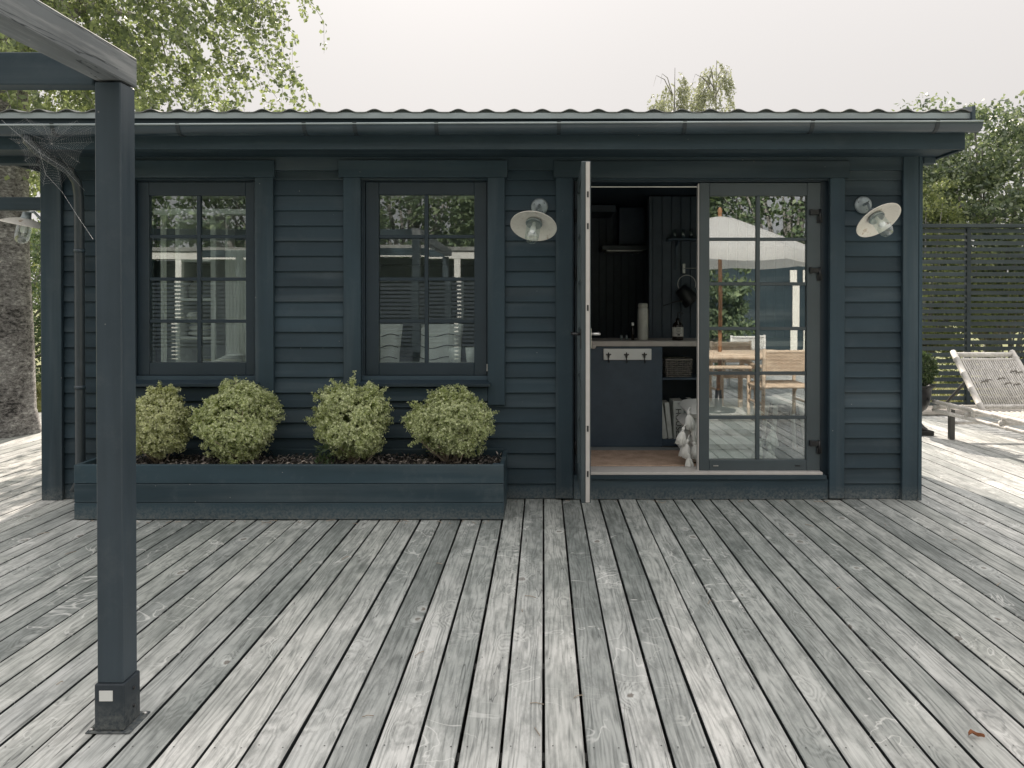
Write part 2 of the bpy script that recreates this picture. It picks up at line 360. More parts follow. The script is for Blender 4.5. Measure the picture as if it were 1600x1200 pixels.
# ------------------------------------------------------------ mesh helpers
class MB:
    def __init__(s): s.v = []; s.f = []; s.smooth = []
    def add(s, vs, fs, smooth=False):
        n = len(s.v); s.v.extend([tuple(p) for p in vs]); s.f.extend([tuple(i + n for i in f) for f in fs]); s.smooth.extend([smooth] * len(fs)); return s
    def box(s, x0, x1, y0, y1, z0, z1, ch=0.0, M=None):
        if x0 > x1: x0, x1 = x1, x0
        if y0 > y1: y0, y1 = y1, y0
        if z0 > z1: z0, z1 = z1, z0
        if ch <= 0:
            vs = [(x0,y0,z0),(x1,y0,z0),(x1,y1,z0),(x0,y1,z0),(x0,y0,z1),(x1,y0,z1),(x1,y1,z1),(x0,y1,z1)]
            fs = [(0,3,2,1),(4,5,6,7),(0,1,5,4),(1,2,6,5),(2,3,7,6),(3,0,4,7)]
        else:
            c = min(ch, (x1-x0)/3, (y1-y0)/3, (z1-z0)/3)
            vs = []; idx = {}
            for i, X in enumerate((x0, x1)):
                for j, Y in enumerate((y0, y1)):
                    for k, Z in enumerate((z0, z1)):
                        dx = c if i == 0 else -c; dy = c if j == 0 else -c; dz = c if k == 0 else -c
                        idx[(i,j,k,'x')] = len(vs); vs.append((X, Y+dy, Z+dz))
                        idx[(i,j,k,'y')] = len(vs); vs.append((X+dx, Y, Z+dz))
                        idx[(i,j,k,'z')] = len(vs); vs.append((X+dx, Y+dy, Z))
            g = lambda i,j,k,a: idx[(i,j,k,a)]
            fs = [(g(0,0,0,'x'),g(0,0,1,'x'),g(0,1,1,'x'),g(0,1,0,'x')),(g(1,0,0,'x'),g(1,1,0,'x'),g(1,1,1,'x'),g(1,0,1,'x')),
                  (g(0,0,0,'y'),g(1,0,0,'y'),g(1,0,1,'y'),g(0,0,1,'y')),(g(0,1,0,'y'),g(0,1,1,'y'),g(1,1,1,'y'),g(1,1,0,'y')),
                  (g(0,0,0,'z'),g(0,1,0,'z'),g(1,1,0,'z'),g(1,0,0,'z')),(g(0,0,1,'z'),g(1,0,1,'z'),g(1,1,1,'z'),g(0,1,1,'z'))]
            for i in (0,1):
                for j in (0,1):
                    for k in (0,1): fs.append((g(i,j,k,'x'),g(i,j,k,'y'),g(i,j,k,'z')))
            for a in (0,1):
                for b in (0,1):
                    fs.append((g(a,b,0,'x'),g(a,b,1,'x'),g(a,b,1,'y'),g(a,b,0,'y')))
                    fs.append((g(a,0,b,'x'),g(a,1,b,'x'),g(a,1,b,'z'),g(a,0,b,'z')))
                    fs.append((g(0,a,b,'y'),g(1,a,b,'y'),g(1,a,b,'z'),g(0,a,b,'z')))
        if M is not None: vs = [M @ Vector(p) for p in vs]
        return s.add(vs, fs)
    def tube(s, pts, r, n=8, caps=True, smooth=True):
        pts = [Vector(p) for p in pts]; rs = r if isinstance(r, (list, tuple)) else [r] * len(pts)
        rings = []; up = Vector((0, 0, 1)); prev = None
        for i, p in enumerate(pts):
            t = (pts[min(i+1, len(pts)-1)] - pts[max(i-1, 0)])
            if t.length < 1e-9: t = Vector((0,0,1))
            t.normalize()
            if prev is None:
                a = t.cross(up) if abs(t.z) < 0.95 else t.cross(Vector((1, 0, 0)))
            else: a = prev - t * prev.dot(t)
            if a.length < 1e-6: a = t.orthogonal()
            a.normalize(); prev = a; b = t.cross(a)
            rings.append([p + (a * math.cos(k*2*math.pi/n) + b * math.sin(k*2*math.pi/n)) * rs[i] for k in range(n)])
        vs = [q for rr in rings for q in rr]; fs = []
        for i in range(len(rings)-1):
            for k in range(n):
                k2 = (k+1) % n; fs.append((i*n+k, i*n+k2, (i+1)*n+k2, (i+1)*n+k))
        if caps: fs.append(tuple(range(n-1, -1, -1))); fs.append(tuple((len(rings)-1)*n + k for k in range(n)))
        return s.add(vs, fs, smooth)
    def bamboo(s, a, b, r, n=8, seg=0.22):
        a = Vector(a); b = Vector(b); Ln = (b-a).length; k = max(1, round(Ln/seg)); pts = []; rs = []
        off = random.random() * 0.5
        pts.append(a); rs.append(r)
        for i in range(k):
            t = (i + 0.3 + off*0.6) / k
            for dt, m in ((-0.012, 1.0), (0, 1.22), (0.012, 1.0)):
                tt = t + dt/Ln
                if 0.01 < tt < 0.99: pts.append(a.lerp(b, tt)); rs.append(r*m)
        pts.append(b); rs.append(r*0.94)
        return s.tube(pts, rs, n)
    def lathe(s, prof, n=20, M=None, smooth=True, fn=None):
        vs = []; fs = []
        for i, (r, z) in enumerate(prof):
            for k in range(n):
                a = k*2*math.pi/n; rr = r * (fn(a, i) if fn else 1)
                vs.append(Vector((rr*math.cos(a), rr*math.sin(a), z)))
        for i in range(len(prof)-1):
            for k in range(n):
                k2 = (k+1) % n; fs.append((i*n+k, i*n+k2, (i+1)*n+k2, (i+1)*n+k))
        if M is not None: vs = [M @ p for p in vs]
        return s.add(vs, fs, smooth)
    def prism(s, poly, x0, x1, ax='x'):
        n = len(poly)
        def P(t, a, b): return (t, a, b) if ax == 'x' else ((a, t, b) if ax == 'y' else (a, b, t))
        vs = [P(x0, a, b) for a, b in poly] + [P(x1, a, b) for a, b in poly]
        fs = [tuple(range(n-1, -1, -1)), tuple(range(n, 2*n))] + [(i, (i+1) % n, n+(i+1) % n, n+i) for i in range(n)]
        return s.add(vs, fs)
    def ellipsoid(s, c, r, n=12, m=8):
        prof = [(max(1e-4, math.sin(math.pi*i/m)), -math.cos(math.pi*i/m)) for i in range(m+1)]
        return s.lathe(prof, n, Matrix.Translation(c) @ Matrix.Diagonal((r[0], r[1], r[2], 1)))
    def build(s, name, mat, parent=None, center=True, **props):
        v = np.array(s.v, dtype=np.float64)
        return mk(name, v, s.f, mat, parent, s.smooth, center, **props)

WLOC = {}
def mk(name, v, faces, mat, parent=None, smooth=False, center=True, **props):
    c = (v.min(0) + v.max(0)) / 2 if center else np.zeros(3)
    if parent is None and center: c[2] = v[:, 2].min()
    me = bpy.data.meshes.new(name)
    me.from_pydata((v - c).tolist(), [], faces)
    if isinstance(smooth, list): me.polygons.foreach_set('use_smooth', smooth)
    elif smooth: me.polygons.foreach_set('use_smooth', [True]*len(me.polygons))
    bm = bmesh.new(); bm.from_mesh(me); bmesh.ops.recalc_face_normals(bm, faces=bm.faces); bm.to_mesh(me); bm.free()
    if mat: me.materials.append(mat)
    o = bpy.data.objects.new(name, me); COL.objects.link(o)
    WLOC[o] = Vector(c)
    if parent is not None: o.parent = parent; o.location = Vector(c) - WLOC[parent]
    else: o.location = Vector(c)
    for k, w in props.items(): o[k] = w
    return o
def mkquads(name, v4, mat, parent=None, extra=None, **props):
    """v4: (n,4,3) array of separate quads, linked quickly"""
    n = len(v4); v = v4.reshape(-1, 3); c = (v.min(0)+v.max(0))/2
    if parent is None: c[2] = v[:, 2].min()
    me = bpy.data.meshes.new(name)
    me.vertices.add(4*n); me.vertices.foreach_set('co', (v - c).astype(np.float32).ravel())
    me.loops.add(4*n); me.loops.foreach_set('vertex_index', np.arange(4*n, dtype=np.int32))
    me.polygons.add(n); me.polygons.foreach_set('loop_start', np.arange(0, 4*n, 4, dtype=np.int32))
    me.update(calc_edges=True); me.materials.append(mat)
    o = bpy.data.objects.new(name, me); COL.objects.link(o); WLOC[o] = Vector(c)
    if parent is not None: o.parent = parent; o.location = Vector(c) - WLOC[parent]
    else: o.location = Vector(c)
    for k, w in props.items(): o[k] = w
    return o
def empty(name, loc, label, cat, group=None):
    o = bpy.data.objects.new(name, None); COL.objects.link(o); o.location = loc; WLOC[o] = Vector(loc); o.empty_display_size = 0.1
    o['label'] = label; o['category'] = cat
    if group: o['group'] = group
    return o
def setting(name, loc=(0, 0, 0)):
    o = bpy.data.objects.new(name, None); COL.objects.link(o); o.location = loc; WLOC[o] = Vector(loc); o['kind'] = 'structure'; o.empty_display_size = 0.1
    return o
def tag(o, label, cat, group=None):
    o['label'] = label; o['category'] = cat
    if group: o['group'] = group
    return o
def copy_tree(o, parent=None):
    c = o.copy(); COL.objects.link(c)
    if parent is not None: c.parent = parent
    for ch in list(o.children): copy_tree(ch, c)
    WLOC[c] = WLOC.get(o, Vector()); return c
def bx(name, mat, parent, x0, x1, y0, y1, z0, z1, ch=0.002, **props):
    return MB().box(x0, x1, y0, y1, z0, z1, ch).build(name, mat, parent, **props)

def leaves(pts, size, flat=0.0, jit=0.3, up=None, aspect=0.62, droop=0.0, dirs=None):
    n = len(pts)
    nr = rng.normal(size=(n, 3)); nr /= np.linalg.norm(nr, axis=1)[:, None]
    if up is not None: nr = nr + up; nr /= np.linalg.norm(nr, axis=1)[:, None]
    t = rng.normal(size=(n, 3)) if dirs is None else dirs + rng.normal(size=(n, 3)) * jit
    t[:, 2] -= droop
    t -= nr * (t*nr).sum(1)[:, None]; t /= np.linalg.norm(t, axis=1)[:, None] + 1e-9
    b = np.cross(nr, t); s = size * (0.65 + 0.7 * rng.random(n))[:, None]
    q = np.empty((n, 4, 3))
    q[:, 0] = pts; q[:, 1] = pts + t*s*0.45 + b*s*aspect*0.5 + nr*s*0.10
    q[:, 2] = pts + t*s; q[:, 3] = pts + t*s*0.45 - b*s*aspect*0.5 + nr*s*0.10
    return q

# ------------------------------------------------------------ ground and lawn
def ground():
    v = []; f = []; n = 60
    xs = np.concatenate([np.linspace(-150, -20, 14), np.linspace(-18, 18, 40), np.linspace(20, 150, 14)]); ys = np.concatenate([np.linspace(-60, -8, 10), np.linspace(-7, 30, 40), np.linspace(34, 300, 14)])
    for y in ys:
        for x in xs: v.append((x, y, -0.16 + (0.02*math.sin(x*0.9)*math.cos(y*0.8) if y > 11 else 0)))
    w = len(xs)
    for j in range(len(ys)-1):
        for i in range(w-1): f.append((j*w+i, j*w+i+1, (j+1)*w+i+1, (j+1)*w+i))
    mk('lawn', np.array(v), f, M_lawn, None, True, center=False, kind='structure')
ground()

# ------------------------------------------------------------ deck
deck = setting('deck')
PITCHW = 0.1335; GAP = 0.0104
def plank_mesh(length, warp):
    me_v = []; hw = (PITCHW-GAP)/2; n = max(2, int(length/0.8)); c = 0.003
    prof = [(-hw, -0.028), (-hw, -c), (-hw+c, 0), (hw-c, 0), (hw, -c), (hw, -0.028)]
    m = len(prof)
    for i in range(n+1):
        y = -length/2 + length*i/n; dx = warp*math.sin(i*1.3+warp*900)*0.6
        for a, b in prof: me_v.append((a+dx, y, b))
    fs = []
    for i in range(n):
        for k in range(m): k2 = (k+1) % m; fs.append((i*m+k, i*m+k2, (i+1)*m+k2, (i+1)*m+k))
    fs.append(tuple(range(m))); fs.append(tuple(n*m+k for k in reversed(range(m))))
    me = bpy.data.meshes.new('plank'); me.from_pydata(me_v, [], fs)
    bm = bmesh.new(); bm.from_mesh(me); bmesh.ops.recalc_face_normals(bm, faces=bm.faces); bm.to_mesh(me); bm.free()
    me.materials.append(M_deck); return me
def plank(x, y0, y1, me=None):
    if me is None: me = plank_mesh(y1-y0, random.uniform(0.0, 0.0016))
    o = bpy.data.objects.new('plank', me); COL.objects.link(o); o.parent = deck
    o.location = (x + random.uniform(-0.0012, 0.0012), (y0+y1)/2, random.uniform(-0.0018, 0.0012)); o.rotation_euler = (0, R(random.uniform(-0.35, 0.35)), 0)
HX0, HX1 = -3.60, 2.715
i0, i1 = -52, 52
for i in range(i0, i1):
    x = (i+0.5)*PITCHW
    r = random.random()
    end = 5.455 if HX0-0.02 < x < HX1+0.02 else 9.75
    if abs(x) < 3.2:
        j = random.choice([2.99, 4.19, 1.79, None, None])
        if j and r < 0.06: plank(x, -4.2, j-0.0015); plank(x, j+0.0015, end)
        else: plank(x, -4.2, end)
    else:
        j = random.choice([1.79, 4.79, 5.99, 7.19]) if r < 0.6 else None
        if j and j < end-0.5: plank(x, -4.2, j-0.0015); plank(x, j+0.0015, end)
        else: plank(x, -4.2, end)
jm = None
for k in range(24):
    y = -4.1 + 0.6*k - 0.01
    y = 2.99 + (k-12)*0.6
    if y > 9.7: continue
    if jm is None:
        jo = bx('joist', M_joist, deck, -7, 7, y-0.022, y+0.022, -0.15, -0.032, 0); jm = jo
    else:
        c = jm.copy(); COL.objects.link(c); c.parent = deck; c.location = (jm.location.x, y, jm.location.z)
# screw heads on the joists: tiny dark dots
sc = MB()
for i in range(i0, i1):
    x = (i+0.5)*PITCHW
    for k in range(4, 16):
        y = 2.99 + (k-8)*0.6
        if y > 5.4 and HX0 < x < HX1 or y < 1.9 or y > 9 or abs(x) > 5: continue
        for s_ in (-1, 1):
            cx, cy = x + s_*0.04 + random.uniform(-.004, .004), y + random.uniform(-.008, .008)
            sc.add([(cx+0.0029*math.cos(a*math.pi/3), cy+0.0029*math.sin(a*math.pi/3), 0.0016) for a in range(6)], [tuple(range(6))])
sc.build('deck_screws', M_black, deck, kind='stuff')
bx('under_deck_soil', M_ground2, deck, -7, 7, -4.2, 9.75, -0.153, -0.151, 0)
bx('edge_board', M_joist, deck, -7, 7, 9.753, 9.79, -0.15, 0.0, 0.002)

# ------------------------------------------------------------ garden house
YF = 5.43
house = empty('garden_house', (-0.44, 5.45, 0), 'low dark blue painted timber garden house with paned windows and a double glass door', 'garden house')
HB = 8.35            # back of the house
XL, XR = HX0, HX1
# openings: (x0,x1,z0,z1)
W1 = (px(210, 5.45), px(399, 5.45), pz(594, 5.45), pz(275, 5.45))
W2 = (px(567, 5.45), px(763, 5.45), pz(594, 5.45), pz(275, 5.45))
DR = (px(897, 5.45), px(1296, 5.45), 0.0, pz(277, 5.45))
ZT = 2.47
def wallpieces():
    m = MB(); y0, y1 = 5.452, 5.60
    xs = [XL+0.01, W1[0], W1[1], W2[0], W2[1], DR[0], DR[1], XR-0.01]
    for a, b in ((0, 1), (2, 3), (4, 5), (6, 7)): m.box(xs[a], xs[b], y0, y1, 0.0, ZT)
    for w in (W1, W2):
        m.box(w[0], w[1], y0, y1, 0, w[2]); m.box(w[0], w[1], y0, y1, w[3], ZT)
    m.box(DR[0], DR[1], y0, y1, DR[3], ZT)
    m.build('front_wall', M_int2, house)
wallpieces()
bx('back_wall', M_px, house, XL, XR, HB-0.12, HB, 0, ZT, 0)
ADDED_GABLE = {-1: (5.72, 6.86, 0.25, 2.30), 1: (5.70, 6.42, 0.25, 2.30)}  # gable openings out of view, added to let daylight into the rooms
for sx, xa, xb in ((-1, XL+0.005, XL+0.12), (1, XR-0.12, XR-0.005)):
    g0, g1, g2, g3 = ADDED_GABLE[sx]
    m = MB(); m.box(xa, xb, 5.605, g0, 0, ZT); m.box(xa, xb, g1, HB-0.125, 0, ZT); m.box(xa, xb, g0, g1, 0, g2); m.box(xa, xb, g0, g1, g3, ZT); m.build('side_wall', M_int2, house)
    m = MB(); xm = (xa+xb)/2
    m.box(xm-.03, xm+.03, g0, g0+.05, g2, g3, .002); m.box(xm-.03, xm+.03, g1-.05, g1, g2, g3, .002); m.box(xm-.03, xm+.03, g0+.05, g1-.05, g2, g2+.05, .002); m.box(xm-.03, xm+.03, g0+.05, g1-.05, g3-.05, g3, .002)
    gw = m.build('added_gable_window', M_sash, house); MB().box(xm-.001, xm+.001, g0+.05, g1-.05, g2+.05, g3-.05).build('pane', M_jar, gw)
bx('house_floor', M_floor, house, XL+0.125, XR-0.125, 5.605, HB-0.125, 0.03, 0.18, 0)
ADDED_SKYLIGHTS = [(-3.25, -0.25, 5.68, 6.08), (1.15, 1.85, 5.68, 6.05)]  # roof openings out of view, added to brighten the interior
m = MB(); ya, yb = 5.605, HB-0.125
m.box(XL+0.125, ADDED_SKYLIGHTS[0][0], ya, yb, 2.42, 2.46); m.box(ADDED_SKYLIGHTS[0][1], ADDED_SKYLIGHTS[1][0], ya, yb, 2.42, 2.46); m.box(ADDED_SKYLIGHTS[1][1], XR-0.125, ya, yb, 2.42, 2.46)
for q in ADDED_SKYLIGHTS: m.box(q[0], q[1], ya, q[2], 2.42, 2.46); m.box(q[0], q[1], q[3], yb, 2.42, 2.46)
m.build('ceiling', M_int, house)
for q in ADDED_SKYLIGHTS:
    m = MB(); w = 0.03
    
    for xa_, xb_ in ((q[0]-w, q[0]), (q[1], q[1]+w)): m.prism([(q[2]-w, 2.465), (q[2]-w, 2.825), (q[3]+w, 2.825+(q[3]-q[2])*0.1405), (q[3]+w, 2.465)], xa_, xb_)
    m.box(q[0], q[1], q[2]-w, q[2], 2.465, 2.822); m.box(q[0], q[1], q[3], q[3]+w, 2.465, 2.825+(q[3]-q[2])*0.1405)
    rl = m.build('added_roof_window', M_intw, house); MB().box(q[0], q[1], q[2], q[3], 2.80, 2.804).build('pane', M_jar, rl)
bx('bounce_lining', M_intw, house, XL+0.13, W1[0]-.01, 5.603, 5.615, 0.19, 2.41, 0); bx('bounce_lining', M_intw, house, W1[1]+.01, W2[0]-.01, 5.603, 5.615, 0.19, 2.41, 0)  # unseen white panels, added to bounce daylight into the left rooms
bx('bounce_lining', M_intw, house, W1[0]-.01, W1[1]+.01, 5.603, 5.615, 0.19, W1[2]-.02, 0); bx('bounce_lining', M_intw, house, W2[0]-.01, W2[1]+.01, 5.603, 5.615, 0.19, W2[2]-.02, 0)
# lap siding, one object per board
rowh = 0.1091
def rowboards():
    for k in range(23):
        z0 = 0.004 + k*rowh; z1 = min(z0 + rowh + 0.012, ZT+0.03)
        segs = [(px(95, YF), px(1411, YF))]
        for (a, b, c, d) in (W1, W2, DR):
            if z0 + rowh*0.6 > c and z0 + rowh*0.35 < d:
                ns = []
                for s0, s1 in segs:
                    if b <= s0 or a >= s1: ns.append((s0, s1)); continue
                    if a > s0: ns.append((s0, a - 0.004))
                    if b < s1: ns.append((b + 0.004, s1))
                segs = ns
        for s0, s1 in segs:
            if s1 - s0 < 0.03: continue
            # long boards are butt jointed
            cuts = [s0, s1]
            if s1 - s0 > 4.2: cuts = [s0, s0 + (s1-s0)*random.uniform(0.35, 0.65), s1]
            for a, b in zip(cuts[:-1], cuts[1:]):
                j = random.uniform(-0.0015, 0.0015); yb = 5.4505
                poly = [(yb, z0+j), (yb-0.0265, z0+j), (yb-0.0285, z0+j+0.003), (yb-0.011, z1), (yb, z1)]
                m = MB(); L_ = b-a; n = max(1, int(L_/0.5)); P = len(poly)
                vs = []
                for i in range(n+1):
                    x = a + 0.001 + (L_-0.002)*i/n; dz = random.uniform(-0.0012, 0.0012); dy = random.uniform(-0.0008, 0.0008)
                    for q, (yy, zz) in enumerate(poly): vs.append((x, yy + (dy if q in (1, 2) else 0), zz + (dz if q in (1, 2) else 0)))
                fs = [tuple(range(P)), tuple(n*P+q for q in range(P))]
                for i in range(n):
                    for q in range(P): q2 = (q+1) % P; fs.append((i*P+q, i*P+q2, (i+1)*P+q2, (i+1)*P+q))
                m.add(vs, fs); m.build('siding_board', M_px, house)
rowboards()
# gable side boards (seen from a step aside)
for sx, xo in ((-1, XL), (1, XR)):
    for k in range(22):
        z0 = 0.004 + k*rowh; a = xo; b = xo + sx*0.020
        g0, g1, g2, g3 = ADDED_GABLE[sx]
        for ya, yb in (((5.525, g0), (g1, HB-0.02)) if z0+rowh > g2 and z0 < g3 else ((5.525, HB-0.02),)):
            MB().prism([(a, z0), (b, z0), (a + sx*0.008, z0+rowh+0.008), (a, z0+rowh+0.008)], ya, yb, 'y').build('gable_board', M_py, house)
# corner boards
bx('corner_board', M_pz, house, px(66, 5.40), px(97, 5.40), 5.39, 5.419, 0, ZT, 0.002)
bx('corner_board', M_pz, house, px(1410, 5.40), px(1434, 5.40), 5.39, 5.419, 0, ZT, 0.002)
bx('corner_board', M_pz, house, px(1434.3, 5.40), px(1440, 5.40), 5.387, 5.52, 0, ZT, 0.002)
bx('corner_board', M_pz, house, px(60.5, 5.40), px(65.7, 5.40), 5.42, 5.52, 0, ZT, 0.002)

def trim(mat, x0, x1, y0, y1, Y=5.395, th=0.03, name='trim_board', parent=None):
    return bx(name, mat, parent or house, px(x0, Y), px(x1, Y), Y, Y+th, pz(y1, Y), pz(y0, Y), 0.0022)

def window(xo0, xo1, gl0, gl1, gt, gb, cen, rows, sb, lbl, label):
    """xo: sash outer px; gl: glass px; gt/gb glass top/bottom px; rows: muntin centre ys"""
    Y = 5.462; Yg = 5.485
    m = MB(); X = lambda v: px(v, Y); Z = lambda v: pz(v, Y)
    ot = 279; ob = 593
    # outer casing and sash
    m.box(X(xo0-3.5), X(xo0), Y-0.012, 5.56, Z(ob), Z(ot), 0.001); m.box(X(xo1), X(xo1+1.5), Y-0.012, 5.56, Z(ob), Z(ot), 0.001)
    m.box(X(xo0+.01), X(xo1-.01), Y-0.010, 5.56, Z(ot+5), Z(ot), 0.001); m.box(X(xo0+.01), X(xo1-.01), Y-0.004, 5.56, Z(ob), Z(587), 0.001)
    fr = m.build('window', M_sash, house, label=label)
    s = MB()
    s.box(X(xo0+.5), X(gl0), Y, Yg+0.03, Z(586.5), Z(ot+5.5), 0.003); s.box(X(gl1), X(xo1-.5), Y, Yg+0.03, Z(586.5), Z(ot+5.5), 0.003)
    s.box(X(gl0)+.0005, X(gl1)-.0005, Y+.001, Yg+0.03, Z(gt), Z(ot+5.5), 0.003); s.box(X(gl0)+.0005, X(gl1)-.0005, Y+.001, Yg+0.03, Z(586.5), Z(gb), 0.003)
    s.build('sash', M_sash, fr)
    mw = 2.6
    for r_ in rows:
        for a, b in ((gl0, cen-3), (cen+3, gl1)):
            bx('glazing_bar', M_sash, fr, X(a)+.001, X(b)-.001, Yg-0.014, Yg+0.014, Z(r_+mw), Z(r_-mw), 0.002)
    bx('glazing_bar', M_sash, fr, X(cen-3), X(cen+3), Yg-0.016, Yg+0.016, Z(gb)+.001, Z(gt)-.001, 0.002)
    ys = [gt] + list(rows) + [gb]
    for i in range(len(ys)-1):
        for a, b in ((gl0, cen-3), (cen+3, gl1)):
            z0 = Z(ys[i+1] - (mw if i < len(ys)-2 else 0)); z1 = Z(ys[i] + (mw if i > 0 else 0))
            g = bx('pane', M_glass, fr, X(a)+.0015, X(b)-.0015, Yg, Yg+0.0015, z0+.0012, z1-.0012, 0)
            # single reflecting sheet: every pane sits a hair out of true
            g.rotation_euler = (R(random.uniform(-.12, .12)), 0, R(random.uniform(-.12, .12)))
    return fr
w1 = window(214.5, 398, 233, 384, 305.5, 566.5, 310, (369.5, 436, 502), 1, '', 'paned window with white shelves behind it')
w2 = window(571, 761, 592, 741, 304.5, 567, 666, (369.5, 436, 502), 1, '', 'paned window mirroring the garden, two white cups inside')
def wtrims(a, b, c, d, h0, h1, par):
    trim(M_pz, a, b, 277.3, 633, parent=par, name='side_trim'); trim(M_pz, c, d, 277.3, 633, parent=par, name='side_trim')
    bx('head_trim', M_px, par, px(h0, 5.388), px(h1, 5.388), 5.385, 5.428, pz(277, 5.388), pz(250.5, 5.388), 0.0025)
    # sill and apron
    m = MB(); x0, x1 = px(b+0.5-5, 5.36), px(c-0.5+4, 5.36)
    m.prism([(5.352, pz(604, 5.36)), (5.352, pz(600, 5.36)), (5.46, pz(592, 5.44)), (5.46, pz(598, 5.44))], x0, x1)
    m.build('sill', M_sash, par)
    bx('apron_board', M_px, par, px(b+0.4, 5.40), px(c-0.4, 5.40), 5.402, 5.428, pz(627, 5.40), pz(606, 5.40), 0.002)
wtrims(180, 206, 398.5, 427, 172, 429, w1)
wtrims(536.5, 563.5, 762.2, 788.7, 529, 793, w2)
bx('catch', M_steel, w2, px(760.3, 5.44), px(762, 5.44), 5.43, 5.45, pz(580, 5.44), pz(569, 5.44), 0.001)

# double door
door = MB()
Yd = 5.455
Xd = lambda v, Y=Yd: px(v, Y)
Zd = lambda v, Y=Yd: pz(v, Y)
door.box(Xd(898), Xd(903), Yd, 5.59, 0.165, Zd(279), 0.002); door.box(Xd(1283), Xd(1296), Yd+0.02, 5.59, 0.165, Zd(279), 0.002)
door.box(Xd(903.1), Xd(1282.9), Yd, 5.59, Zd(284.5), Zd(279), 0.002)
dframe = door.build('door_frame', M_sash, house)
trim(M_pz, 868.5, 895, 278.3, 779.5, parent=dframe, name='side_trim'); trim(M_pz, 1297, 1320, 278.3, 779.5, parent=dframe, name='side_trim')
bx('head_trim', M_px, dframe, px(865, 5.388), px(1327, 5.388), 5.385, 5.428, pz(278, 5.388), pz(251.5, 5.388), 0.0025)
bx('step_board', M_px, house, Xd(896, 5.41), Xd(1295, 5.41), 5.412, 5.45, 0.003, pz(750, 5.41), 0.002)
bx('step_ledge', M_px, house, Xd(896, 5.40), Xd(1292, 5.40), 5.392, 5.60, pz(749.6, 5.40), pz(743, 5.40), 0.002)
bx('threshold', M_alu, dframe, Xd(921-18), Xd(1282), 5.40, 5.60, pz(742.6, 5.40), pz(738.5, 5.40), 0.002)
bx('top_seal', M_steel, dframe, Xd(905), Xd(1090), 5.47, 5.48, Zd(292.5), Zd(291), 0)

def door_leaf(name, x0, x1, gx0, gx1, cen, label, thick=0.058):
    """leaf built closed in the door plane; coords in px on plane Yd+.005"""
    Y = 5.455; X = lambda v: px(v, Y); Z = lambda v: pz(v, Y)
    zt, zb, gt, gb = 285.5, 739.5, 306, 719
    m = MB()
    m.box(X(x0), X(gx0), Y, Y+thick, Z(zb), Z(zt), 0.003); m.box(X(gx1), X(x1), Y, Y+thick, Z(zb), Z(zt), 0.003)
    m.box(X(gx0)+.0004, X(gx1)-.0004, Y+.0008, Y+thick-.001, Z(gt), Z(zt)-.001, 0.003); m.box(X(gx0)+.0004, X(gx1)-.0004, Y+.0008, Y+thick-.001, Z(zb)+.001, Z(gb), 0.003)
    d = m.build(name, M_doorf, house, label=label)
    rows = (373.5, 443.5, 513.5, 583.5, 653)
    Yg = Y + 0.024
    for r_ in rows:
        for a, b in ((gx0, cen-3), (cen+3, gx1)):
            bx('glazing_bar', M_doorf, d, X(a)+.001, X(b)-.001, Yg-0.013, Yg+0.013, Z(r_+2.5), Z(r_-2.5), 0.002)
    bx('glazing_bar', M_doorf, d, X(cen-3), X(cen+3), Yg-0.015, Yg+0.015, Z(gb)+.001, Z(gt)-.001, 0.002)
    ys = [gt] + list(rows) + [gb]
    for i in range(len(ys)-1):
        for a, b in ((gx0, cen-3), (cen+3, gx1)):
            z0 = Z(ys[i+1] - (2.5 if i < len(ys)-2 else 0)); z1 = Z(ys[i] + (2.5 if i > 0 else 0))
            g = bx('pane', M_glassd, d, X(a)+.0015, X(b)-.0015, Yg, Yg+0.0015, z0+.0012, z1-.0012, 0)
            g.rotation_euler = (R(random.uniform(-.08, .08)), 0, R(random.uniform(-.08, .08)))
    return d
def hinge(parent, x, z, sx):
    m = MB()
    m.box(x-0.050*sx, x+0.012*sx, 5.436, 5.452, z+0.012, z+0.046, 0.002)
    m.box(x-0.054*sx, x-0.040*sx, 5.428, 5.453, z+0.008, z+0.050, 0.002)
    m.tube([(x+0.018*sx, 5.440, z-0.045), (x+0.018*sx, 5.440, z+0.05)], 0.010, 8)
    m.box(x+0.0, x+0.036*sx, 5.440, 5.458, z-0.045, z+0.0, 0.002)
    return m.build('hinge', M_black, parent)
dc = door_leaf('door_leaf', 1093, 1282, 1108.5, 1261, 1185, 'closed right leaf with two columns of six panes')
for yy in (338, 428.5, 699.5): hinge(dc, px(1277, 5.44), pz(yy, 5.44), 1)
bx('lock_strip', M_alu, dc, px(1090.5, 5.46), px(1092.6, 5.46), 5.462, 5.505, pz(738, 5.46), pz(287, 5.46), 0.001)
# vent slots on the lower rail
for a in (1115, 1243): bx('drain_cover', M_steel if a == 1115 else M_black, dc, px(a, 5.45), px(a+8, 5.45), 5.451, 5.4545, pz(729, 5.45), pz(727.5, 5.45), 0)
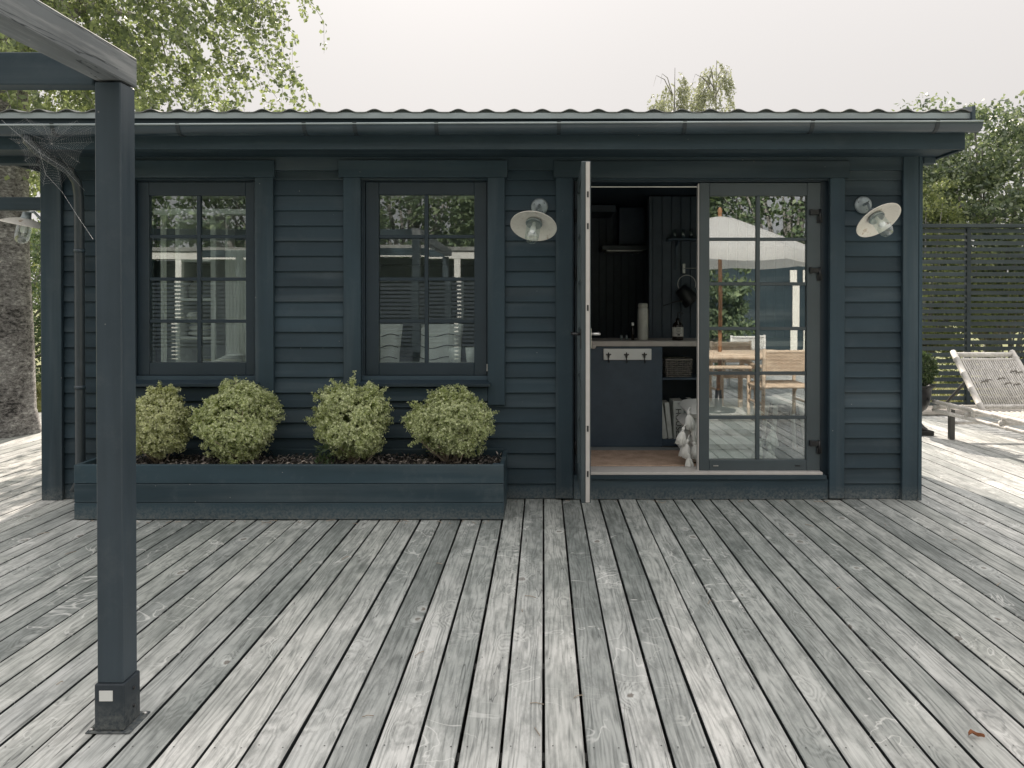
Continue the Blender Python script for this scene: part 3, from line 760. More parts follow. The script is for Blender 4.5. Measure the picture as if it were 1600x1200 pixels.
# open leaf: same leaf turned about its hinge line
leaf = door_leaf('door_leaf', 903.5, 1076, 919, 1061, 990, 'open left leaf swung out towards the deck, seen edge on')
bx('edge_strip', M_alu, leaf, px(1076.3, Yd), px(1078.8, Yd), Yd+0.027, Yd+0.051, pz(738, Yd), pz(287, Yd), 0.001)
for zz in (pz(372, Yd), pz(640, Yd), pz(480, Yd), pz(330, Yd), pz(700, Yd)):
    bx('lock_bolt', M_black, leaf, px(1078.9, Yd), px(1079.4, Yd), Yd+0.034, Yd+0.044, zz-0.018, zz+0.018, 0)
def handle(parent, x, z):
    for s_ in (-1, 1):
        yb = Yd if s_ < 0 else Yd+0.058; m = MB()
        m.box(x-0.014, x+0.014, yb-0.005 if s_ < 0 else yb, yb if s_ < 0 else yb+0.005, z-0.09, z+0.035, 0.002)
        m.tube([(x, yb, z), (x, yb+s_*0.045, z), (x-0.01, yb+s_*0.055, z), (x-0.10, yb+s_*0.055, z+0.002)], 0.009, 8)
        m.build('handle', M_steel if s_ > 0 else M_black, parent)
handle(leaf, px(1069, Yd), pz(515, Yd))
for yy in (338, 428.5, 699.5):
    hz = pz(yy, Yd); MB().tube([(px(903.5, Yd)-0.012, Yd-0.010, hz-0.045), (px(903.5, Yd)-0.012, Yd-0.010, hz+0.05)], 0.010, 8).build('hinge', M_black, leaf)
hp = Vector((px(899.5, Yd), Yd-0.008, 0))
rot = Matrix.Rotation(R(-90.6), 4, 'Z')
piv = Matrix.Translation(hp) @ rot @ Matrix.Translation(-hp)
# move leaf (and its children follow): world matrix of leaf = piv @ T(loc)
wm = piv @ Matrix.Translation(WLOC[leaf])
leaf.location = wm.translation - WLOC[house]; leaf.rotation_euler = wm.to_euler()

# eaves: soffit, fascia, drip edge, gutter, roof
YE = 5.08
sE = lambda y: pz(y, YE)
RX0, RX1 = XL-0.36, px(1511, YE)
bx('soffit', M_px, house, RX0, px(1507, YE), YE+0.03, 5.45, sE(232)+0.004, sE(232)+0.02, 0.001)
fas = bx('fascia_board', M_px, house, RX0, px(1507, YE), YE, YE+0.025, sE(233.5), sE(205), 0.002)
bx('fascia_board', M_px, house, RX0, px(1505, YE), YE-0.006, YE+0.019, sE(204.6), sE(184), 0.002)
bx('frieze_board', M_px, house, px(97.5, 5.42), px(1409.5, 5.42), 5.405, 5.45, 2.362, 2.462, 0.002)
for xs in ((px(1441, 5.4), px(1507, YE)), (RX0, px(64, 5.4))):
    bx('barge_board', M_py, house, xs[1]-0.025 if xs[1] > 0 else xs[0], xs[1] if xs[1] > 0 else xs[0]+0.025, YE+0.03, HB+0.3, 2.44, 2.60, 0.002)
# purlin ends under the gable overhang
for xa, xb in ((px(1440, 5.42)+.002, px(1505, YE)-0.02), (RX0+0.02, px(60, 5.42)-.002)):
    bx('purlin', M_px, house, xa, xb, 5.40, 5.50, 2.41, 2.47, 0.004)
dr = MB(); zt, zb = sE(178.5), sE(187)
dr.prism([(YE-0.030, zb), (YE-0.022, zb), (YE-0.022, zt), (YE+0.15, zt+0.03), (YE+0.15, zt+0.034), (YE-0.026, zt+0.003), (YE-0.030, zt)], RX0, px(617, YE))
dr.build('drip_edge', M_drip, house)
dr = MB(); dr.prism([(YE-0.032, zb-.002), (YE-0.024, zb-.002), (YE-0.024, zt-.002), (YE+0.15, zt+0.028), (YE+0.15, zt+0.0325), (YE-0.028, zt+0.001), (YE-0.032, zt-.002)], px(615, YE), px(1512, YE))
dr.build('drip_edge', M_drip, house)
# roof sheet with tile waves
M_filler = plain('eave_closure_foam', (0.10, 0.12, 0.12), 0.8)
def roofsheet():
    wl = 0.1865; ph = px(1068-4, YE)
    xs = np.arange(RX0, RX1+0.001, wl/14)
    def prof(x):
        t = ((x-ph)/wl) % 1.0; t = min(t, 1-t)
        return 0.021*(0.5+0.5*math.cos(min(1, t/0.36)*math.pi))**0.85
    ys = [YE-0.040]; y = YE-0.040
    while y < 6.9: ys += [y+0.175, y+0.345, y+0.350]; y += 0.35
    tan = math.tan(R(8)); zb_ = zt + 0.004
    vs = []; fs = []; nx = len(xs)
    for layer in (0, 1):
        for j, yy in enumerate(ys):
            st = ((yy-ys[0]) % 0.35)/0.35 * -0.012
            for x in xs: vs.append((x, yy, zb_ + (yy-ys[0])*tan + prof(x) + st*0.5 - layer*0.0045))
    ny = len(ys); o = nx*ny
    for j in range(ny-1):
        for i in range(nx-1):
            if any(q[0]-.03 < xs[i] < q[1]+.01 and q[2]-.1 < ys[j] < q[3] for q in ADDED_SKYLIGHTS): continue
            fs.append((j*nx+i, j*nx+i+1, (j+1)*nx+i+1, (j+1)*nx+i)); fs.append((o+j*nx+i, o+(j+1)*nx+i, o+(j+1)*nx+i+1, o+j*nx+i+1))
    for i in range(nx-1): fs.append((i, o+i, o+i+1, i+1))
    r = mk('roof', np.array(vs), fs, M_roof, house, False)
    ridge_z = zb_ + (ys[-1]-ys[0])*tan
    fv = [(x, YE-0.018, zt-0.002) for x in xs] + [(x, YE-0.018, zb_+prof(x)-0.0035) for x in xs]
    mk('eave_closure', np.array(fv), [(i, i+1, nx+i+1, nx+i) for i in range(nx-1)], M_filler, house)
    back = MB(); back.prism([(ys[-1]-0.03, ridge_z-0.002), (HB+0.35, zt+0.03), (HB+0.35, zt), (ys[-1]-0.03, ridge_z-0.03)], RX0, RX1)
    back.build('back_slope', M_roof, house)
    MB().box(RX0, RX1, ys[-1]-0.10, ys[-1]+0.08, ridge_z+0.02, ridge_z+0.05, 0.01).build('ridge_cap', M_roof, house)
    # gable verge trims
    for xa, xb in ((RX1-0.002, RX1+0.02), (RX0-0.02, RX0+0.002)):
        MB().prism([(YE-0.055, zb-0.02), (YE-0.055, zb_+0.035), (ys[-1], ridge_z+0.035), (HB+0.35, zt+0.05), (HB+0.35, zt-0.04), (ys[-1], ridge_z-0.07)], xa, xb).build('verge_trim', M_gut, house)
    return r
roofsheet()
# gutter: half round channel falling to the left
M_brk = plain('bracket_metal', (0.022, 0.032, 0.040), 0.5)
def gutter():
    x0, x1 = RX0-0.05, px(1527, 5.0); yc = YE-0.078; r = 0.060
    zc = lambda x: sE(199.5) + 0.0 + (x-px(849, YE))*0.0040 - 0.004
    n = 12; vs = []; fs = []; xs = np.linspace(x0, x1, 14); m = 2*(n+1)
    for x in xs:
        for rr in (r, r-0.004):
            for k in range(n+1):
                a = math.pi + math.pi*k/n; vs.append((x, yc + rr*math.cos(a), zc(x) + rr*math.sin(a)))
    for i in range(len(xs)-1):
        for k in range(n):
            a = i*m+k; fs.append((a, a+1, a+m+1, a+m)); b = i*m+(n+1)+k; fs.append((b, b+m, b+m+1, b+1))
    g = mk('gutter', np.array(vs), fs, M_gut, house, True)
    MB().tube([(x, yc-r-0.001, zc(x)+0.002) for x in xs], 0.0062, 8).build('gutter_lip', M_drip, g)
    for e in (x0, x1):
        MB().prism([(yc+(r-.001)*math.cos(math.pi+math.pi*k/n), zc(e)+(r-.001)*math.sin(math.pi+math.pi*k/n)) for k in range(n+1)], e-0.003, e+0.003).build('end_cap', M_gut, g)
    for xb in (92, 285, 480, 558, 684, 873, 1067, 1264, 1457):
        x = px(xb, yc); w = 0.013
        m_ = MB(); pts = [(yc+(r+0.004)*math.cos(math.pi+math.pi*k/10), zc(x)+(r+0.004)*math.sin(math.pi+math.pi*k/10)) for k in range(11)]
        pin = [(yc+(r+0.0005)*math.cos(math.pi+math.pi*k/10), zc(x)+(r+0.0005)*math.sin(math.pi+math.pi*k/10)) for k in range(10, -1, -1)]
        pts = [(pts[0][0]-0.006, pts[0][1]+0.012)] + pts
        m_.prism(pts + pin, x-w, x+w); m_.build('gutter_bracket', M_brk, g)
    return g, yc, zc
gut, gyc, gzc = gutter()
# downpipe at the left corner
dpx = px(124.5, 5.34)
dp = MB(); dp.tube([(dpx-0.13, gyc, gzc(dpx)-0.05), (dpx-0.13, gyc, gzc(dpx)-0.09), (dpx-0.10, gyc+0.04, gzc(dpx)-0.14), (dpx-0.03, 5.28, pz(268, 5.3)), (dpx-0.005, 5.32, pz(285, 5.34)), (dpx, 5.335, pz(305, 5.34)), (dpx, 5.34, pz(330, 5.34)), (dpx, 5.34, 0.16), (dpx-0.02, 5.30, 0.08)], 0.032, 14)
M_pipe = plain('downpipe_metal', (0.040, 0.052, 0.060), 0.35)
dpo = dp.build('downpipe', M_pipe, house)
for yy in (392, 605): 
    MB().tube([(dpx, 5.34, pz(yy, 5.34)-0.012), (dpx, 5.34, pz(yy, 5.34)+0.012)], 0.037, 14).build('pipe_clip', M_gut, dpo)

# ------------------------------------------------------------ interior: kitchen side
YC = 6.45; ZC0, ZC1 = pz(541, YC), pz(533, YC)
def vpanel(name, x0, x1, Y, z0, z1, mat, w=0.086, parent=None):
    m = MB(); x = x0
    while x < x1 - 0.01:
        xe = min(x+w, x1); bx(name, mat, parent or house, x+0.0025, xe-0.0025, Y, Y+0.014, z0, z1, 0.003); x = xe
    bx('panel_backing', M_int, parent or house, x0, x1, Y+0.015, Y+0.03, z0, z1, 0)
KX0 = 0.20
bx('partition_wall', M_int, house, 0.08, KX0, 5.605, HB-0.13, 0.185, 2.41, 0)
vpanel('wall_panel', KX0+0.003, 1.24, HB-0.16, 0.185, 2.41, M_int2, 0.080)
vpanel('wall_panel', 1.02, 2.58, 7.06, 0.185, 2.41, M_int2, 0.088)
bx('wall_end_post', M_int2, house, 0.985, 1.018, 7.05, 7.2, 0.185, 2.41, 0.003)
cab = empty('kitchen_counter', (0.9, 6.7, 0.18), 'dark kitchen counter with pale top seen through the open door', 'kitchen counter')
bx('counter_top', M_ctop, cab, KX0+0.01, 2.5, YC-0.02, 7.05, ZC0, ZC1, 0.004)
NX = px(1035, YC)
bx('front_panel', M_cab, cab, KX0+0.01, NX, YC, YC+0.03, 0.182, ZC0-0.001, 0.002)
bx('niche_side', M_cab, cab, NX-0.02, NX-0.002, YC+0.032, 6.80, 0.19, ZC0-0.002, 0.001)
bx('niche_side', M_cab, cab, 1.42, 1.44, YC, 6.80, 0.19, ZC0-0.002, 0.001)
bx('niche_back', M_int, cab, NX, 1.418, 6.80, 6.82, 0.19, ZC0-0.002, 0.001)
SH1 = pz(590.5, YC); SH0 = pz(687, YC)
bx('shelf', M_cab, cab, NX+.001, 1.418, YC+0.002, 6.79, SH1-0.018, SH1, 0.002)
bx('shelf', M_cab, cab, NX+.001, 1.418, YC+0.002, 6.79, 0.19, SH0, 0.002)
bx('front_panel', M_cab, cab, 1.445, 2.5, YC, YC+0.03, 0.182, ZC0-0.002, 0.002)
MB().ellipsoid((px(927, YC), YC-0.03, pz(541, YC)), (0.022, 0.008, 0.022)).build('round_magnet', M_ctop, cab)
# hook rail with three lily shaped hooks
rail = empty('hook_rail', (px(980, 6.43), 6.43, pz(562, 6.43)), 'white hook rail with three black lily shaped hooks on the counter front', 'hook rail')
bx('board', M_white, rail, px(943, 6.43), px(1018, 6.43), 6.428, 6.447, pz(562.5, 6.43), pz(545, 6.43), 0.003)
def lily(x):
    m = MB(); z = pz(556, 6.42); Y = 6.420; s = 0.0056
    def petal(pts): m.prism([(x+a*s, z+b*s) for a, b in pts], Y-0.004, Y+0.006, 'y')
    petal([(-1.0, 0.6), (0, 0.2), (1.0, 0.6), (1.4, 2.6), (0, 5.6), (-1.4, 2.6)])
    petal([(-1.1, 0.4), (-1.5, 2.2), (-3.0, 3.2), (-3.9, 2.2), (-3.7, 1.0), (-2.9, 0.9), (-2.5, 1.6), (-1.9, 1.0)])
    petal([(1.1, 0.4), (1.9, 1.0), (2.5, 1.6), (2.9, 0.9), (3.7, 1.0), (3.9, 2.2), (3.0, 3.2), (1.5, 2.2)])
    petal([(-2.0, -0.5), (2.0, -0.5), (2.0, 0.3), (-2.0, 0.3)])
    petal([(-0.8, -0.5), (-1.5, -2.2), (0, -3.4), (1.5, -2.2), (0.8, -0.5)])
    m.tube([(x, Y, z-2.5*s), (x, Y-0.01, z-8*s), (x, Y-0.025, z-10.3*s), (x, Y-0.042, z-9.5*s), (x+0.002, Y-0.046, z-7.6*s)], 0.0042, 6)
    m.build('hook', M_black, rail)
for a in (951, 979, 1007): lily(px(a, 6.42))
# range hood and wall cupboard
hood = empty('range_hood', (px(987, 7.8), 7.9, pz(397, 7.8)), 'dark range hood with flat canopy on the back wall', 'range hood')
bx('chimney', M_cab, hood, px(967, 7.9), px(1007, 7.9), 7.88, 8.17, pz(383, 7.9), 2.41, 0.003)
bx('canopy', M_doorf, hood, px(941, 7.72), px(1012, 7.72), 7.72, 8.17, pz(390, 7.72), pz(383.5, 7.72), 0.003)
bx('filter', M_steel, hood, px(948, 7.8), px(1004, 7.8), 7.78, 8.12, pz(392, 7.72)+.0, pz(390.4, 7.72), 0.002)
MB().ellipsoid((px(989, 7.75), 7.80, pz(396, 7.72)), (0.02, 0.02, 0.014)).build('hood_lamp', M_jar, hood)
tag(bx('wall_cupboard', M_int2, None, KX0+0.06, px(962, 7.6), 7.6, 8.15, pz(331, 7.6), 2.40, 0.003), 'dark wall cupboard under the ceiling left of the range hood', 'wall cupboard')
# wall shelf and glasses
YS = 6.95
shf = empty('wall_shelf', (px(1064, YS), YS, pz(375, YS)), 'narrow dark wall shelf on a bracket carrying three small glasses', 'wall shelf')
bx('board', M_cab, shf, px(1043, YS), px(1100, YS), 6.90, 7.055, pz(375.5, YS), pz(373, YS), 0.002)
b = MB(); b.prism([(7.05, pz(420, YS)), (7.05, pz(376, YS)), (6.93, pz(376, YS)), (6.93, pz(378.5, YS)), (7.03, pz(384, YS)), (7.03, pz(420, YS))], px(1058, YS), px(1061, YS)); b.build('bracket', M_cab, shf)
names = ['leftmost of the three small glasses on the wall shelf', 'middle of the three small glasses on the wall shelf', 'rightmost of the three small glasses on the wall shelf']
for i, a in enumerate((1054, 1067, 1080)):
    z = pz(373, YS)+0.001; m = MB()
    m.lathe([(0.001, z), (0.018, z), (0.020, z+0.085), (0.0185, z+0.085), (0.0165, z+0.008), (0.001, z+0.008)], 14, Matrix.Translation((px(a, YS), YS, 0)))
    tag(m.build('drinking_glass', M_jar), names[i], 'glass', 'small glasses on the wall shelf')
# hanging can
YK = 6.93
can = empty('hanging_can', (px(1071, YK), YK, pz(470, YK)), 'black long-spouted can hanging by a thin ring from a wall hook', 'can')
m = MB(); c0 = Vector((px(1062, YK), YK, pz(450, YK))); c1 = Vector((px(1082, YK), YK, pz(472, YK)))
m.tube([c0, c0.lerp(c1, .05), c1.lerp(c0, .05), c1], [0.045, 0.062, 0.085, 0.08], 18); m.build('body', M_black, can)
m = MB(); cc = Vector((px(1072, YK), YK-0.03, pz(444, YK))); rr = 0.082
m.tube([cc + Vector((rr*math.cos(t), 0, rr*math.sin(t))) for t in np.linspace(R(-25), R(215), 22)], 0.004, 6); m.build('handle_ring', M_steel, can)
m = MB(); m.tube([c0.lerp(c1, .9)+Vector((-.05, -.03, 0)), (px(1055, YK), YK-0.05, pz(471, YK)), (px(1034, YK), YK-0.06, pz(478, YK))], [0.010, 0.006, 0.004], 8); m.build('spout', M_black, can)
hk = empty('wall_hook', (px(1069, 7.0), 7.0, pz(426, 7)), 'small steel wall hook above the hanging can', 'hook')
bx('plate', M_steel, hk, px(1066.5, 7.03), px(1071, 7.03), 7.035, 7.055, pz(427, 7.03), pz(412, 7.03), 0.002)
MB().tube([(px(1069, 7), 7.04, pz(419.5, 7)), (px(1069, 7), 6.96, pz(419.5, 7)), (px(1086, 7), 6.96, pz(419.5, 7))], 0.004, 6).build('bar', M_steel, hk)
# things on the counter
ZT_ = ZC1 + 0.001
YO = 6.58
def onc(y): return pz(y, YO)
m = MB(); x = px(1004.5, YO); hgt = 57*YO/F
z0 = ZT_
tm = m.lathe([(0.001, z0), (0.044, z0), (0.047, z0+0.01), (0.047, z0+0.70*hgt), (0.046, z0+0.86*hgt), (0.040, z0+0.88*hgt), (0.040, z0+0.90*hgt), (0.044, z0+0.91*hgt), (0.044, z0+hgt), (0.03, z0+hgt+0.006), (0.001, z0+hgt+0.006)], 22, Matrix.Translation((x, YO, 0)))
tag(m.build('storage_jar', M_ceram), 'tall pale glazed cylinder jar with lid on the counter', 'jar')
bt = empty('small_bottle', (px(988.5, YO), YO, z0), 'slim dark bottle with white cap left of the tall jar', 'bottle')
MB().lathe([(0.001, z0), (0.014, z0), (0.014, z0+0.09), (0.007, z0+0.105), (0.007, z0+0.13)], 12, Matrix.Translation((px(988.5, YO), YO, 0))).build('body', M_brown, bt)
MB().lathe([(0.011, z0+0.128), (0.011, z0+0.155), (0.001, z0+0.156)], 12, Matrix.Translation((px(988.5, YO), YO, 0))).build('cap', M_white, bt)
for i, a in enumerate((971, 979)):
    m = MB(); m.lathe([(0.001, z0), (0.012, z0), (0.014, z0+0.045), (0.0125, z0+0.045), (0.011, z0+0.004), (0.001, z0+0.004)], 12, Matrix.Translation((px(a, 6.6), 6.6, 0)))
    tag(m.build('shot_glass', M_jar), ['tiny clear glass on the counter, further left of the two', 'tiny clear glass on the counter, nearer the slim bottle'][i], 'glass', 'tiny glasses on the counter')
pb = empty('pump_bottle', (px(1059, YO), YO, z0), 'brown glass pump bottle with white printed label on the counter', 'bottle')
T_ = Matrix.Translation((px(1059, YO), YO, 0))
MB().lathe([(0.001, z0), (0.046, z0), (0.049, z0+0.01), (0.049, z0+0.12), (0.040, z0+0.145), (0.018, z0+0.162), (0.016, z0+0.19), (0.001, z0+0.192)], 22, T_).build('body', M_brown, pb)
lb = MB().lathe([(0.0497, z0+0.035), (0.0497, z0+0.115)], 22, T_).build('label', M_paper, pb)
for q in range(5):
    wd = [0.024, 0.030, 0.020, 0.028, 0.014][q]; zz = z0+0.105-q*0.014
    hh = 0.0016 if q < 4 else 0.006
    bx('print_line', M_ink, lb, px(1059, YO)-wd*.8, px(1059, YO)+wd*.8, YO-0.0515, YO-0.0505, zz-hh, zz+hh, 0)
MB().tube([(px(1059, YO), YO, z0+0.19), (px(1059, YO), YO, z0+0.235), (px(1059, YO)+0.004, YO, z0+0.242), (px(1059, YO)+0.05, YO-0.01, z0+0.236)], 0.005, 8).build('pump', M_black, pb)
# wicker basket
def basket():
    x0, x1 = px(1040, YC+.04), px(1081, YC+.04); y0, y1 = YC+0.03, YC+0.27; z0, z1 = SH1+0.002, pz(562, YC+.04)
    root = empty('wicker_basket', ((x0+x1)/2, (y0+y1)/2, z0), 'small rectangular woven grey wicker basket on the niche shelf', 'basket')
    body = MB(); rows = 9; k = 40
    def pt(t, z, off):
        per = [(x0, y0), (x1, y0), (x1, y1), (x0, y1)]; t = (t % 1)*4; i = int(t); u = t-i; a = per[i]; b_ = per[(i+1) % 4]
        cx, cy = (x0+x1)/2, (y0+y1)/2; X = a[0]+(b_[0]-a[0])*u; Y = a[1]+(b_[1]-a[1])*u; tp = 0.93+0.07*(z-z0)/(z1-z0)
        nx = [0, 1, 0, -1][i]; ny = [-1, 0, 1, 0][i]
        return (cx+(X-cx)*tp+nx*off, cy+(Y-cy)*tp+ny*off, z)
    for r_ in range(rows):
        z = z0+0.008+(z1-z0-0.012)*r_/(rows-1)
        body.tube([pt(i/k, z, 0.0035*math.sin(math.pi*(i+r_))+0.0035*(-1)**(i+r_)) for i in range(k+1)], 0.0056, 5, False)
    body.build('weave', M_wick, root)
    MB().tube([pt(i/k, z1, 0.0) for i in range(k+1)], 0.009, 6, False).build('rim', M_wick, root)
    st = MB()
    for i in range(20): st.tube([pt(i/20+.01, z0, 0), pt(i/20+.01, z1, 0)], 0.004, 5)
    st.box(x0+.01, x1-.01, y0+.01, y1-.01, z0, z0+0.006); st.build('stakes', M_wick, root)
basket()
# books
def book(name, x, w, h, d, tilt, mat, label, spine=None, txt=None):
    root = empty(name, (x, YC+0.02, SH0+0.002), label, 'book', 'books in the counter niche'); root.rotation_euler = (0, tilt, 0)
    z = SH0+0.002; t = 0.0025
    MB().box(x, x+t, YC+0.02, YC+0.02+d, z, z+h, 0.001).box(x+w-t, x+w, YC+0.02, YC+0.02+d, z, z+h, 0.001).box(x+t, x+w-t, YC+0.02, YC+0.0225, z, z+h, 0.0).build('cover', mat, root)
    MB().box(x+t+.0005, x+w-t-.0005, YC+0.024, YC+0.016+d, z+0.003, z+h-0.003).build('pages', M_paper, root)
    if txt:
        cu = bpy.data.curves.new('lettering', 'FONT'); cu.body = txt; cu.size = 0.068; cu.align_x = 'LEFT'; cu.extrude = 0.0004
        tmp = bpy.data.objects.new('tmp', cu); COL.objects.link(tmp); bpy.context.view_layer.update()
        me = bpy.data.meshes.new_from_object(tmp.evaluated_get(bpy.context.evaluated_depsgraph_get())); bpy.data.objects.remove(tmp)
        me.materials.append(M_ink); o = bpy.data.objects.new('lettering', me); COL.objects.link(o); o.parent = root
        o.rotation_euler = Euler((R(90), R(90), 0), 'XYZ'); o.location = (w*0.5-0.024, -0.0012, h*0.80)
        o.scale = (1.0, 1.0, 1.0)
bxs = px(1036, YC)
book('book', bxs+0.002, 0.042, 0.31, 0.2, R(-8), M_book1, 'leftmost pale book leaning in the niche')
book('book', bxs+0.050, 0.038, 0.31, 0.2, R(-6), M_book1, 'second pale leaning book, between its twin and the lettered spine')
book('book', bxs+0.098, 0.088, 0.325, 0.22, R(-1), M_book1, 'thick pale book with HOUSES lettered on its spine', None, 'HOUSES')
book('book', bxs+0.188, 0.036, 0.26, 0.19, 0, M_book2, 'shorter teal book right of the lettered one')
book('book', bxs+0.226, 0.045, 0.335, 0.2, 0, M_book3, 'tall black book right of the teal one')
# door mat
dm = MB(); dm.box(px(905, 5.7), px(1100, 5.8), 5.64, 6.22, 0.182, 0.200, 0.004)
tag(dm.build('door_mat', M_coir), 'brown coir door mat just inside the open door', 'door mat')
# cushions with tassels
def tassel(p, s, parent, lean=(0, 0)):
    M = Matrix.Translation(p) @ Matrix.Rotation(lean[0], 4, 'Y') @ Matrix.Rotation(lean[1], 4, 'X')
    m = MB()
    m.lathe([(0.001, 0), (0.011*s, -0.003*s), (0.017*s, -0.016*s), (0.015*s, -0.030*s), (0.010*s, -0.037*s), (0.013*s, -0.042*s), (0.010*s, -0.048*s)], 12, M)
    for k in range(64):
        a = random.random()*6.283; f = math.sqrt(random.random()); w = 0.6+0.4*f; ln = 0.155+random.uniform(-.012, .012)
        q = lambda r, z: M @ Vector((r*f*s*math.cos(a), r*f*s*math.sin(a), z*s))
        m.tube([q(.010, -.040), q(.026, -.062), q(.038, -.10), q(.044+random.uniform(-.004, .005), -ln)], [0.0035*s, 0.0050*s, 0.0052*s, 0.0042*s], 5)
    m.build('tassel', M_wcloth, parent)
def cushion(x0, x1, y0, y1, z0, z1, label):
    n = 14; vs = []; fs = []; cx, cy = (x0+x1)/2, (y0+y1)/2; zc = (z0+z1)/2
    def q(u): return 1 - abs(u)**5
    for side in (1, -1):
        for j in range(n+1):
            for i in range(n+1):
                u, v = 2*i/n-1, 2*j/n-1; e = max(0, q(u))**0.45 * max(0, q(v))**0.45
                vs.append((cx+(x1-x0)/2*u*(1-0.02*abs(v)**3), cy+(y1-y0)/2*v, zc + side*(z1-z0)/2*e*(1+0.05*math.sin(7*u+3*v)) ))
    w = n+1; o = w*w
    for j in range(n):
        for i in range(n):
            a = j*w+i; fs.append((a, a+1, a+w+1, a+w)); fs.append((o+a, o+a+w, o+a+w+1, o+a+1))
    c = mk('floor_cushion', np.array(vs), fs, M_wcloth, None, True)
    tag(c, label, 'cushion', 'stacked floor cushions'); return c
CUSH = []
cz = 0.183; labs = ['lowest white floor cushion in the stack behind the door', 'second white floor cushion from the floor, with tassels', 'third white floor cushion from the floor, with tassels', 'topmost white tasselled floor cushion in the stack']
for i in range(4):
    z1 = cz+0.118; dx = [0, .015, -.01, .01][i]
    c = cushion(1.10+dx, 1.665+dx, 5.66, 6.28, cz, z1, labs[i]); zm = (cz+z1)/2
    CUSH.append(c)
    cz = z1 - 0.006
for (tx, ty, Yt, ci, sc_, l1, l2) in ((1075.5, 641, 5.64, 3, .86, -8, 4), (1068.5, 667, 5.62, 2, .84, 10, 0), (1083, 662, 5.66, 3, .82, -14, 6), (1075, 686, 5.63, 1, .88, 14, 3), (1084, 690, 5.65, 2, .80, -10, 0), (1076, 708, 5.62, 0, .85, -4, 2), (1208, 667, 5.64, 2, .98, 3, 0), (1203, 696, 5.62, 0, 1.0, -7, 4), (1190, 690, 5.64, 1, .9, 16, 0)):
    tassel(Vector((px(tx, Yt), Yt, pz(ty, Yt))), sc_, CUSH[ci], (R(l1), R(l2)))
    a_ = Vector((px(tx, Yt), Yt, pz(ty, Yt))); b_ = Vector((1.11 if tx < 1150 else 1.66, 5.70, min(a_.z+0.03, 0.62)))
    MB().tube([b_, b_.lerp(a_, .5)+Vector((0, -.01, .012)), a_], 0.004, 5).build('cord', M_wcloth, CUSH[ci])
# stool leg behind the glass: small white stool
st = empty('white_stool', (1.98, 6.2, 0.18), 'small white wooden stool behind the closed door leaf', 'stool')
bx('seat', M_white, st, 1.84, 2.12, 6.06, 6.36, 0.60, 0.63, 0.005)
for a, b_ in ((-1, -1), (1, -1), (-1, 1), (1, 1)):
    MB().tube([(1.98+a*0.14, 6.21+b_*0.15, 0.182), (1.98+a*0.10, 6.21+b_*0.11, 0.60)], [0.014, 0.019], 10).build('leg', M_white, st)

# ------------------------------------------------------------ interior: left rooms
bx('partition_wall', M_intw, house, XL+0.125, 0.079, 6.92, 7.0, 0.185, 2.41, 0)
for k in range(18):
    z0 = 0.2+k*0.12
    bx('wall_plank', M_intg, house, -3.46, -1.985, 6.895, 6.918, z0+0.002, z0+0.118, 0.003)
for k in range(18):
    z0 = 0.2+k*0.12
    bx('wall_plank', M_intg, house, -1.895, 0.07, 6.895, 6.918, z0+0.002, z0+0.118, 0.003)
YH = 6.25
su = empty('shelf_unit', (px(320, YH), YH, 0.18), 'white open shelf unit behind the left window', 'shelf unit')
for a, b_ in ((251, 256), (274, 281), (329, 337), (352, 356)):
    bx('upright', M_white, su, px(a, YH), px(b_, YH), YH, YH+0.4 if a in (274, 329) else YH+0.05, 0.19, 2.2, 0.003)
for yy in (345, 407, 468, 529, 585):
    bx('shelf', M_white, su, px(281, YH)+.001, px(329, YH)-.001, YH+.002, YH+0.4, pz(yy+2.2, YH), pz(yy-2.2, YH), 0.003)
bx('cornice', M_white, su, px(240, YH-.1), px(384, YH-.1), YH-0.10, YH-0.02, pz(337, YH), pz(329, YH), 0.003)
def towel(xp, yp, w, h, n, label, roll=False):
    m = MB(); x0 = px(xp, YH+.1); z = pz(yp, YH)+.004; ww = w*YH/F; hh = h*YH/F
    for i in range(n):
        zc_ = z + hh*(i+.5)/n
        m.ellipsoid((x0+ww/2+random.uniform(-.006, .006), YH+0.16, zc_), (ww/2, 0.12, hh/n*0.62), 14, 8)
    if roll: m.tube([(x0+ww*.4, YH+.02, z+hh+0.03), (x0+ww*.4, YH+.3, z+hh+0.03)], 0.035, 14)
    tag(m.build('towel_stack', M_wcloth), label, 'towels')
towel(292, 526.5, 33, 26, 3, 'folded white towels with one rolled on top, on the shelf unit', True)
# vase on upper shelf
MB().lathe([(0.001, 0), (0.045, 0), (0.06, 0.05), (0.05, 0.11), (0.02, 0.14), (0.025, 0.16)], 16, Matrix.Translation((px(301, YH+.1), YH+.15, pz(465.5, YH)))).build('vase', M_ceram, label='pale round vase standing on the white shelf unit', category='vase')
# curtain
cu = MB(); vs = []; fs = []; n = 40; X0, X1 = px(354, 5.85), px(392, 5.85)
for j, z in enumerate((pz(390, 5.85), 0.4)):
    for i in range(n+1): vs.append((X0+(X1-X0)*i/n, 5.85+0.018*math.sin(i*1.1), z))
for i in range(n): fs.append((i, i+1, n+1+i+1, n+1+i))
cu.add(vs, fs, True); tag(cu.build('curtain', M_wcloth), 'white linen hanging at the right edge of the left window', 'curtain')
bt_ = MB(); bt_.box(px(258, 5.75), px(395, 5.75), 5.68, 6.02, 0.19, pz(569, 5.75), 0.01)
tag(bt_.build('bench', M_white), 'white bench below the left window', 'bench')
m = MB()
for i in range(5): m.ellipsoid((px(352+3*i, 5.8), 5.85, pz(566-2.6*i, 5.8)), (0.13-0.014*i, 0.12, 0.012), 16, 6)
tag(m.build('folded_blanket', M_wcloth), 'crumpled pale blanket on the bench behind the left window', 'blanket')
